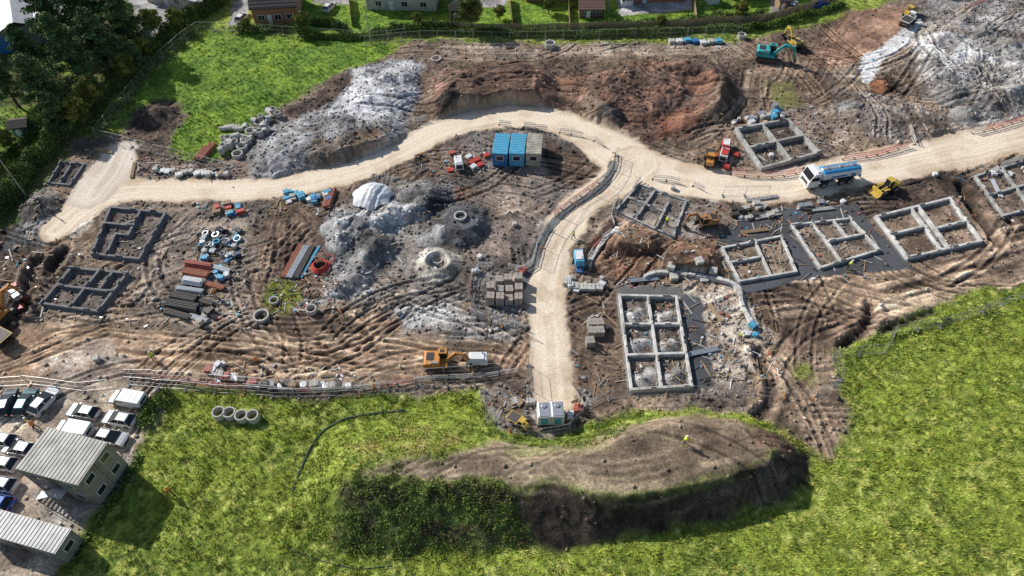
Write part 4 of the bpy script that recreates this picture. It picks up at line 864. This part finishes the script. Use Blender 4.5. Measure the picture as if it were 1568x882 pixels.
def ringm(u,v,R=.65,h=.9,lay=False,yaw=0):
    mb=MB(); 
    if lay: mb.ring((0,0,R),R,R*.8,h,conc,'X')
    else: mb.ring((0,0,0),R,R*.8,h,conc)
    mb.build('concrete_pipe_ring',at(u,v),yaw)
for u in(338,354,372,389): ringm(u,637 if u<360 else 641,.72,1.0)
for i in range(26):
    t=i/26; ringm(340+t*90+rr(-8,8),232-t*55+rr(-10,14),rr(.4,.7),rr(.7,1.4),random.random()<.65,rr(0,3))
for p in [(365,240),(372,228),(385,205),(398,192),(404,188),(378,218)]: ringm(p[0],p[1],.85,.8)
ringm(842,72,1.0,.9); ringm(401,486,1.0,.8); ringm(478,478,.7,.7); ringm(420,462,.6,.5); ringm(1135,58,.8,.9); ringm(668,92,.9,.3); ringm(706,345,.9,.4); ringm(670,400,.8,.4)
for i in range(8): ringm(345+i*4,198+rr(-2,2),.35,1.6,True,.3)
pipes(313,237,(325,222),3.2,.09,10,rustr,3,'clay_pipe_stack'); pipes(320,230,(332,216),3.0,.09,7,rustr,2,'clay_pipe_stack')
for i in range(13):
    u=240+i*9; v=266+rr(-4,5)
    if i%3==0: bag(u,v,conc,.8)
    else: crate(u,v,random.choice([conc,white,wood,dsteel]),s=(1.2,1,rr(.2,.8)))
for i in range(4): crate(305+i*11,268+rr(-3,3),white,.2,s=(1.4,1,.4))
pipes(205,262,(200,285),3.5,.05,6,wood,2,'timber_stack')
def cluster(u0,v0,u1,v1,n,cols,rot=None,bags=.2):
    for i in range(n):
        u,v=rr(u0,u1),rr(v0,v1)
        if random.random()<bags: bag(u,v,random.choice([white,conc,cols[0]]),rr(.5,.85))
        else: crate(u,v,random.choice(cols),None if rot is None else rot+rr(-.2,.2),s=(rr(.8,1.4),rr(.7,1.1),rr(.15,.8)))
cluster(330,312,375,330,16,[blue,redp,dsteel,wood,lblue,blue],.4); cluster(438,296,505,312,24,[lblue,blue,white,conc,lblue],.5,.1); pipes(505,306,(512,285),4,.1,7,rustr,3,'clay_pipe_stack')
for i in range(30):
    mb=MB(); R=rr(.35,.65); mb.ring((0,0,0),R,R*.72,rr(.25,.6),[blackp,dsteel,blackp,lblue,silver,silver][i%6]); mb.build('coiled_ducting',at(rr(305,368),rr(355,398)),0,rot=(rr(-.4,.4),rr(-.4,.4),0))
cluster(305,355,370,400,14,[blackp,white,lblue,silver,blue,dsteel],None,.2)
for k,(c,n_,r_) in enumerate([(fred,6,.1),(rustr,9,.08),(white,7,.09),(silver,6,.08),(dsteel,9,.08),(blackp,7,.11),(dsteel,6,.1)]):
    u=306-k*5+rr(-3,3); v=408+k*12.5; pipes(u,v,(u+30,v+6+rr(-3,3)),rr(2.6,4.6),r_,n_,c,random.choice([2,3,4]))
    if k%2==0: pipes(u+32,v+6,(u+60,v+14),rr(2.0,3.0),.08,5,random.choice([rustr,dsteel,silver]),2)
cluster(265,470,335,500,7,[dsteel,wood,silver,conc],None,.2); cluster(330,405,350,430,6,[lblue,white,dsteel])
pipes(448,400,(462,375),6,.06,7,rustr,2,'clay_pipe_stack');pipes(457,402,(471,377),6,.07,7,silver,2);pipes(467,402,(480,377),6,.07,6,dsteel,2);pipes(475,402,(488,380),6,.05,4,lblue,1)
mb=MB()
for k in range(7): mb.tube([( (.9-.05*k+.03*math.sin(t*3+k))*math.cos(t),(.9-.05*k)*math.sin(t),.1+.05*k) for t in [6.2832*i/20 for i in range(21)]],.045,redp)
mb.tube([(.8,.3,.1),(1.2,1.0,.1),(.8,1.7,.1),(.2,1.5,.1)],.05,redp); mb.build('red_hose_coil',at(491,410),0,scale=1.4)
def sheet(u,v,r,h):
    n=44; V=[];x0,y0=g(u,v)
    for j in range(n+1):
        for i in range(n+1):
            a=(i/n*2-1);b=(j/n*2-1); x=a*r;y=b*r; d=math.hypot(a,b)
            z=h*max(0,1-d**2.2)+.5*float(fbm(x*.9,y*.9,4,5,True))*max(0,1.15-d)+.06; V.append((x,y,z+hz(x0+x,y0+y)))
    Fc=np.array([(j*(n+1)+i,j*(n+1)+i+1,(j+1)*(n+1)+i+1,(j+1)*(n+1)+i) for j in range(n) for i in range(n) if math.hypot((i+.5)/n*2-1,(j+.5)/n*2-1)<.95+.06*math.sin(7*math.atan2(j-n/2,i-n/2))])
    o=npmesh('sheeted_stockpile',np.array(V),Fc,mk('white_sheet',(.66,.68,.72),.6,0,.2,.04),None,False); o.location=(x0,y0,0)
sheet(571,302,3.1,1.2)
def trailer(u,v,to,c1,c2,name='site_generator'):
    mb=MB(); mb.box((0,0,.9),(2.4,1.3,1.0),c1,tx=.9,ty=.9); mb.box((0,0,1.45),(1.6,1.0,.12),c2); wheels(mb,(0,),.85,.32,.2); mb.cyl((1.2,0,.6),(2.1,0,.5),.05,dsteel); mb.box((-1.21,0,.9),(.04,.9,.6),blackp); mb.cyl((.6,.3,1.4),(.6,.3,1.8),.06,dsteel); mb.build(name,at(u,v),yaw2((u,v),to),.04)
trailer(703,256,(700,240),white,white); trailer(1107,243,(1112,225),white,redp); trailer(1110,228,(1112,215),redp,white); trailer(732,556,(745,556),white,white); trailer(886,402,(888,415),lblue,white)
for p in [(722,250),(730,246),(725,258),(690,262),(745,240),(692,236),(1095,240),(1112,258),(1126,240),(718,242),(736,254)]:
    crate(p[0],p[1],random.choice([redp,fred,redp,white]),s=(1.2,1.0,.4))
for u in(832,852):
    mb=MB(); mb.box((0,0,1.0),(1.5,2.1,1.7),white,ty=.95,tx=.95); mb.box((0,0,1.88),(1.2,1.8,.08),silver); mb.cyl((0,.4,1.9),(0,.4,2.05),.3,silver,n=14); mb.box((0,-1.05,.9),(.8,.06,1.2),lblue); mb.box((0,0,.08),(1.6,2.2,.14),dsteel); mb.build('water_tank',at(u,640),.05,.05)
cluster(780,610,815,650,5,[conc,dsteel,wood],None,.2); cluster(868,605,890,640,5,[dsteel,white,wood,fred],None,.2); 
for i in range(26):
    u=322+i*8.5; v=570+min(i,9)*2.6+rr(-2,2)
    if i%4==1: bag(u,v,white,rr(.6,.85)); 
    else: crate(u,v,random.choice([conc,dsteel,fred,white,wood,silver,dsteel]),rr(-.2,.2),s=(1.1,1.0,rr(.3,.9)))
cluster(318,560,345,575,6,[lblue,white,dsteel])
for i in range(7): crate(1028+i*12,66+rr(-2,2),[conc,white,lblue,blue,white,conc,lblue][i],.1,s=(1.3,1.4,.7))
cluster(1120,178,1160,192,9,[white,conc,silver]); cluster(1155,165,1200,182,12,[white,lblue,lblue,silver],None,.4)
cluster(1120,320,1200,335,10,[conc,dsteel,silver],.2,.05); cluster(1225,310,1260,325,5,[white,dsteel,silver],.2,.05); cluster(1155,315,1170,322,3,[conc])
for (u,v,t,L) in [(1165,305,(1200,300),5),(1175,332,(1210,325),4),(1255,322,(1290,318),4),(1155,355,(1180,352),4),(985,430,(1010,428),4),(1525,290,(1535,310),4),(1095,480,(1110,500),3),(1075,540,(1100,535),4),(160,232,(200,240),3)]:
    pipes(u,v,t,L,.08,4,random.choice([conc,wood,silver]),1,'timber_stack')
cluster(880,398,892,415,4,[lblue,blue,white]); cluster(868,428,935,446,6,[conc,white,dsteel],None,.3); cluster(1518,258,1580,268,8,[conc,white],None,.5)
cluster(700,415,800,420,3,[fred,white]); cluster(1140,500,1160,515,3,[lblue,white,blue]); cluster(20,440,40,470,5,[redp,white,dsteel])
for p in [(1430,270),(610,480),(788,345),(1290,310),(1030,290),(150,552),(360,380),(1180,240),(735,395)]: bag(p[0],p[1],random.choice([white,conc]),.7)
# loose debris: one mesh
mb=MB(); dm=[wood,white,conc,lblue,fred,dsteel,blackp,rustr,silver,dsteel,wood]
zones=[(300,300,520,330,60),(290,350,380,500,150),(420,420,520,480,110),(1100,300,1340,430,200),(940,280,1120,440,180),(1070,450,1190,590,130),(640,230,760,270,60),(320,560,560,600,90),(1090,170,1260,260,110),(860,400,940,600,60),(60,380,270,500,100),(1450,250,1568,340,50),(740,400,820,520,40),(1030,60,1110,75,15),(740,605,900,655,60),(210,240,380,280,80),(0,290,120,480,60),(1300,60,1560,200,50),(560,270,700,440,30),(950,455,1060,600,90),(150,310,260,400,40)]
for (a,b,c,d,n) in zones:
    for i in range(n):
        x,y=g(rr(a,c),rr(b,d)); z=hz(x,y); m=random.choice(dm); k=random.random()
        if float(lookup(ROADM,x,y))>.2: continue
        if k<.5: mb.box((x,y,z+.06),(rr(.8,2.6),rr(.06,.16),.06),random.choice([wood,wood,conc,dsteel]),rz=rr(0,3.14),ry=rr(-.05,.05))
        elif k<.85: mb.box((x,y,z+.08),(rr(.15,.5),rr(.12,.36),rr(.08,.25)),m,rz=rr(0,3.14))
        else: mb.cyl((x,y,z+.08),(x+rr(-1.4,1.4),y+rr(-1.4,1.4),z+.1),rr(.03,.07),m,n=6)
mb.build('construction_debris')
def wallrun(px,h,w,mat,name):
    p=walk(px,.9); mb=MB()
    for i,(a,b) in enumerate(zip(p[:-1],p[1:])):
        d=Vector((b[0]-a[0],b[1]-a[1],0)); z=hz(*a)
        mb.box(((a[0]+b[0])/2,(a[1]+b[1])/2,z+h/2+rr(-.1,.1)),(.86,w+rr(-.1,.1),h),mat,rz=math.atan2(d.y,d.x)+rr(-.05,.05))
    mb.build(name,bevel=.03)
wallrun([(985,428),(1010,420),(1070,425),(1125,440),(1135,470),(1152,500)],.6,.5,pc,'retaining_wall'); wallrun([(903,410),(908,395),(925,370),(945,350)],.35,.4,pc,'kerb_wall')
those=mk('teal_hose',(.015,.06,.06),.6)
w=smooth(G([(448,752),(462,715),(485,670),(520,645),(570,634),(620,630)]),8); mb=MB(); mb.tube([(x,y,hz(x,y)+.08) for x,y in w],.10,those); mb.build('drainage_hose')
w=smooth(G([(440,840),(470,852),(540,870),(600,866)]),8); mb=MB(); mb.tube([(x,y,hz(x,y)+.05) for x,y in w],.05,those); mb.build('water_pipe')
print('objects',time.time()-T0)
# ------------------------------------------------------------ vegetation
def leafquads(P,size,cols):
    n=len(P); a=rng.normal(0,1,(n,3)); a/=np.linalg.norm(a,axis=1,keepdims=True); b=rng.normal(0,1,(n,3)); b-=a*(a*b).sum(1,keepdims=True); b/=np.linalg.norm(b,axis=1,keepdims=True)
    s=(size*rng.uniform(.6,1.3,n))[:,None]; a=a*s; b=b*s*.6
    V=np.stack([P-a,P-b*.9+a*.1,P+a,P+b],1).reshape(-1,3); return V,np.arange(4*n).reshape(-1,4),np.repeat(cols,4,0)
bark=mk('bark',(.10,.075,.055),.95,0,.4,.1,4)
def make_tree(h,rad,kind,seed,nl=5200):
    r=np.random.default_rng(seed); mb=MB(); cl=[]
    mb.cyl((0,0,-.2),(0,0,h*.5),h*.028,bark,h*.018,n=9); mb.cyl((0,0,h*.5),(r.normal(0,.3),r.normal(0,.3),h*.95),h*.018,bark,h*.004,n=7)
    K=34 if kind=='pine' else 26
    for i in range(K):
        t=(i+.5)/K; z=h*(.22+.74*t) if kind=='pine' else h*(.3+.62*t); a=i*2.4+r.normal(0,.3)
        R=rad*((1-t)**.75*.95+.12) if kind=='pine' else rad*math.sqrt(max(.05,1-(2*t-1)**2))*.8
        R*=r.uniform(.65,1.1); e=(math.cos(a)*R,math.sin(a)*R,z+(.3 if kind!='pine' else -.2)+h*.02)
        mb.cyl((0,0,z-h*.05),e,h*.007,bark,h*.002,n=5)
        for q in((1,.55) if kind=='pine' else (1,.6)):
            cl.append((e[0]*q,e[1]*q,e[2]*1+(1-q)*.3,rad*r.uniform(.22,.38)*(1.15-t*.4),r.random()))
    per=nl//len(cl); P=[];C=[]
    base=np.array((.10,.155,.055)) if kind=='pine' else np.array((.14,.20,.045))
    for (x,y,z,s,sh) in cl:
        d=r.normal(0,1,(per,3)); d/=np.linalg.norm(d,axis=1,keepdims=True); d*=r.random((per,1))**.45*s; d[:,2]*=.55
        P.append(d+np.array((x,y,z)))
        C.append(base*(.5+.9*sh)*r.uniform(.7,1.4,(per,1))*np.array((1+.5*sh*(kind!='pine'),1,1)))
    V,Fc,Cc=leafquads(np.concatenate(P),.24 if kind=='pine' else .2,np.concatenate(C))
    lm=npmesh('foliage',V,Fc,leaf_m,Cc,obj=False)
    e=bpy.data.objects.new('proto',None); scene.collection.objects.link(e)
    t=mb.build('trunk'); t.parent=e; o=bpy.data.objects.new('foliage',lm); scene.collection.objects.link(o); o.parent=e; return e
def plant(proto,name,u,v,s=1,first=False):
    if first: e=proto; e.name=name
    else: e=clone(proto,name,(0,0,0),0)
    e.location=at(u,v); e.rotation_euler=(0,0,rr(0,6)); e.scale=(s,s,s*rr(.9,1.1)); return e
pA=make_tree(15,4.2,'pine',1,9000);pB=make_tree(13,3.8,'pine',2,9000);dA=make_tree(8,3.4,'d',3,7000);dB=make_tree(5,2.4,'d',4,5000)
fl={id(p):True for p in(pA,pB,dA,dB)}
def pl(proto,name,u,v,s=1):
    plant(proto,name,u,v,s,fl[id(proto)]); fl[id(proto)]=False
for (p,u,v,s) in [(pA,130,135,.95),(pB,170,108,1.0),(pA,85,175,.8),(pB,208,80,.9),(pA,30,165,.6),(pB,60,115,.7),(pA,140,60,1.0),(pB,100,205,.6),(pB,175,45,.9),(pA,95,70,.85),(pB,212,112,.6)]: pl(p,'pine_tree',u,v,s)
for (p,u,v,s) in [(dA,150,165,.8),(dA,200,125,.7),(dB,130,195,1.0),(dB,225,95,1.0),(dA,20,230,.5),(dB,240,55,1),(dB,275,45,.8),(dB,380,50,.5)]: pl(p,'broadleaf_tree',u,v,s)
for (p,u,v,s) in [(dA,722,46,.85),(dB,466,52,.8),(dB,840,20,.7),(dB,1130,30,.7),(dA,1420,-15,.7),(dB,765,30,.6),(dB,640,40,.5),(dB,1010,42,.5)]: pl(p,'garden_tree',u,v,s)
def hedge(px,wd,h,dens,name='hedge',base=(.10,.15,.035),size=.17):
    w=walk(px,.5,True); P=[];C=[]
    for i,(x,y) in enumerate(w):
        n=int(dens*1.4*wd*.5*(.6+.8*random.random())); hh=h*(.6+.8*float(vn(i*.25,3.3,wd))); ww=wd*(.6+.8*float(vn(i*.2,7.7,h)))
        th=rng.uniform(0,math.pi,n); rad=rng.random(n)**.3; ox=np.cos(th)*rad*ww/2; zz=np.sin(th)*rad*hh
        j=min(i+1,len(w)-1);k=max(i-1,0); dx=w[j][0]-w[k][0];dy=w[j][1]-w[k][1];l=math.hypot(dx,dy)+1e-6
        px_=x-dy/l*ox+dx/l*rng.uniform(-.4,.4,n);py_=y+dx/l*ox+dy/l*rng.uniform(-.4,.4,n)
        z0=hz(x,y); P.append(np.stack([px_,py_,z0+zz],-1)); cn=.4+1.2*fbm(px_*.8,py_*.8,3,4)[:,None]
        C.append(np.array(base)*cn*rng.uniform(.6,1.4,(n,1)))
    V,Fc,Cc=leafquads(np.concatenate(P),size,np.concatenate(C)); npmesh(name,V,Fc,leaf_m,Cc)
hedge([(-40,350),(10,310),(50,255),(100,205),(150,155),(215,100),(260,55),(340,5),(380,-25)],3.2,2.4,150)
hedge([(-30,280),(20,235),(60,195)],2,1.6,110); hedge([(232,650),(222,635),(262,606)],2.0,1.0,90,base=(.15,.21,.045))
hedge([(460,58),(540,60),(610,52),(720,52),(900,56),(1080,48),(1180,40),(1290,10)],1.6,1.3,110,base=(.11,.17,.035))
hedge([(600,48),(700,45)],1.8,2.0,110); hedge([(480,35),(530,45)],2.0,1.6,110); hedge([(900,46),(1050,36),(1170,26)],1.5,1.7,100,base=(.10,.16,.04)); hedge([(365,52),(440,46)],1.6,1.2,100)
hedge([(215,700),(170,770),(110,855)],1.2,.4,60,base=(.14,.21,.04))
def weeds(poly_w,N,name,size,base,hmax,thr=.47):
    a=np.array(poly_w); x=rng.uniform(a[:,0].min(),a[:,0].max(),N);y=rng.uniform(a[:,1].min(),a[:,1].max(),N)
    d=sdf(poly_w,x,y); k=(d>0)&(fbm(x/1.2,y/1.2,3,91)>thr); x=x[k];y=y[k]; z=lookup(Z,x,y); n=len(x); c=fbm(x/1.5,y/1.5,3,95)[:,None]
    P=np.stack([x,y,z+rng.random(n)*hmax*c[:,0]*1.5],-1); V,Fc,Cc=leafquads(P,size,np.array(base)*(.3+1.5*c)*rng.uniform(.6,1.5,(n,1))); npmesh(name,V,Fc,leaf_m,Cc)
weeds(mixpoly([(500,720),(620,705),(700,728),(790,742)],3.5)+mixpoly([(800,845),(640,858),(480,850),(440,800)],0),22000,'weeds',.09,(.16,.22,.045),.35,.54)
weeds(mixpoly([(560,690),(700,680),(720,640)],1.5)+mixpoly([(620,632),(520,648),(450,740),(440,800),(500,842)],0),22000,'rough_grass',.10,(.27,.33,.065),.22)
weeds(G([(150,215),(200,160),(250,95),(330,40),(300,45),(200,100),(100,190)]),14000,'undergrowth',.14,(.12,.18,.035),.5)
weeds(G([(800,690),(900,672),(965,652),(945,690),(850,705)]),6000,'rough_grass.001',.10,(.20,.24,.055),.25,.5)
weeds(G([(1240,540),(1640,420),(1640,470),(1290,610)]),16000,'rough_grass.002',.12,(.22,.28,.065),.4)
# ------------------------------------------------------------ people
def person_mesh(pose):
    V=[];E=[];R=[]
    def vtx(p,r,par=None):
        V.append(p);R.append(r)
        if par is not None:E.append((par,len(V)-1))
        return len(V)-1
    pel=vtx((0,0,.95),.15); wst=vtx((0,0,1.1),.14,pel); ch=vtx((pose['lean']*.5,0,1.32),.17,wst); nk=vtx((pose['lean'],0,1.48),.065,ch); hd=vtx((pose['lean']*1.2,0,1.56),.085,nk); tp=vtx((pose['lean']*1.2,0,1.68),.10,hd); vtx((pose['lean']*1.2,0,1.76),.06,tp)
    for s in(-1,1):
        st=pose['stride']*s; h=vtx((0,s*.1,.9),.1,pel); k=vtx((st*.5+.03,s*.11,.5),.07,h); a=vtx((st,s*.12,.09),.05,k); f=vtx((st+.16,s*.13,.04),.045,a)
        x0=pose['lean']; sh=vtx((x0*.7,s*.2,1.42),.075,ch); rch=pose['reach'] if s>0 or pose['both'] else 0
        el=vtx((x0*.7+rch*.4-.02,s*.27,1.14+rch*.1),.05,sh); wr=vtx((x0+rch*.9+.05,s*.25,.9+rch*.45),.033,el)
        pm=vtx((x0+rch+.07,s*.25,.83+rch*.5),.03,wr)
        for j in range(4):
            m=vtx((V[pm][0]-.03+j*.02,s*.255,V[pm][2]-.05),.009,pm); vtx((V[pm][0]-.03+j*.02,s*.24,V[pm][2]-.09+.01*abs(j-1)),.008,m)
        vtx((V[pm][0]+.05,s*.235,V[pm][2]-.03),.010,pm)
    me=bpy.data.meshes.new('p'); me.from_pydata(V,E,[]); o=bpy.data.objects.new('p',me); scene.collection.objects.link(o)
    md=o.modifiers.new('s','SKIN'); sv=me.skin_vertices[0].data
    for i,r in enumerate(R): sv[i].radius=(r,r)
    sv[0].use_root=True; sb=o.modifiers.new('u','SUBSURF'); sb.levels=1
    dg=bpy.context.evaluated_depsgraph_get(); dg.update(); m2=bpy.data.meshes.new_from_object(o.evaluated_get(dg)); bpy.data.objects.remove(o,do_unlink=True); return m2
skin=mk('skin',(.45,.26,.18),.6); navy=mk('navy_trousers',(.03,.035,.05),.8); hvy=mk('hi_vis_yellow',(.6,.7,.07),.6,0,.1,.02); hvo=mk('hi_vis_orange',(.8,.24,.04),.6,0,.1,.02); boots=mk('boots',(.08,.05,.03),.8)
poses=[dict(lean=.02,stride=.0,reach=0,both=False),dict(lean=.05,stride=.25,reach=.1,both=False),dict(lean=.12,stride=.1,reach=.35,both=True)]
pms=[person_mesh(p) for p in poses]
def person(u,v,k,vest,yaw=None,z=0):
    me=pms[k].copy(); me.name='body'
    for m in(boots,navy,vest,skin): me.materials.append(m)
    for p in me.polygons:
        c=p.center; zz=c.z; p.use_smooth=True
        hand=abs(c.y)>.2 and zz<(.9+poses[k]['reach']*.5) 
        p.material_index=0 if zz<.12 else 3 if (zz>1.5 or (hand and zz>.7)) else 1 if zz<.98 else 2
    b=bpy.data.objects.new('body',me); scene.collection.objects.link(b)
    hat=MB(); x=poses[k]['lean']*1.2; hm=white if vest==hvy else yellow; hat.cyl((x,0,1.70),(x,0,1.73),.135,hm,n=14); hat.cyl((x,0,1.73),(x,0,1.83),.115,hm,.06,n=14); h=hat.build('hard_hat')
    e=bpy.data.objects.new('construction_worker',None); scene.collection.objects.link(e); b.parent=e;h.parent=e
    x,y=g(u,v,z); e.location=(x,y,hz(x,y)); e.rotation_euler=(0,0,rr(0,6) if yaw is None else yaw)
person(1046,680,2,hvy,0,BH); person(395,558,1,hvo); person(237,552,0,hvy); person(262,757,1,hvo); person(878,366,1,hvy); person(886,626,0,hvo); person(1132,520,2,hvy); person(1297,412,2,hvy); person(57,657,1,hvo); person(49,652,0,hvy); person(330,455,2,hvo); person(1020,345,0,hvy); person(430,590,0,hvo); person(575,600,1,hvo)
mb=MB()
for i in range(3): a=i*2.09; mb.cyl((math.cos(a)*.5,math.sin(a)*.5,0),(0,0,1.4),.03,yellow,n=5)
mb.box((0,0,1.5),(.2,.2,.28),yellow); x,y=g(1052,682,BH); mb.build('survey_tripod',(x,y,hz(x,y)))
# ------------------------------------------------------------ light, sky, camera
EL=math.radians(34)
S=Vector((.82*math.cos(EL),-.572*math.cos(EL),-math.sin(EL))).normalized()
sl_=bpy.data.lights.new('sun','SUN'); sl_.energy=5.0; sl_.angle=math.radians(.5); sl_.color=(1,.97,.91); so=bpy.data.objects.new('sun',sl_); scene.collection.objects.link(so); so.rotation_euler=S.to_track_quat('-Z','Y').to_euler()
wd=bpy.data.worlds.new('World'); scene.world=wd; wd.use_nodes=True; nt=wd.node_tree; bg=nt.nodes['Background']; sk=nt.nodes.new('ShaderNodeTexSky'); sk.sky_type='NISHITA'; sk.sun_disc=False; sk.sun_elevation=EL; sk.sun_rotation=math.atan2(-.82,.572); nt.links.new(sk.outputs[0],bg.inputs[0]); bg.inputs[1].default_value=.10
cd=bpy.data.cameras.new('camera'); cd.lens=24; cd.sensor_width=36; cd.clip_end=6000; co=bpy.data.objects.new('camera',cd); scene.collection.objects.link(co); co.location=(0,0,H); co.rotation_euler=(math.radians(40),0,0); scene.camera=co
scene.view_settings.view_transform='Standard'; scene.view_settings.look='None'; scene.view_settings.exposure=0
print('done',time.time()-T0)
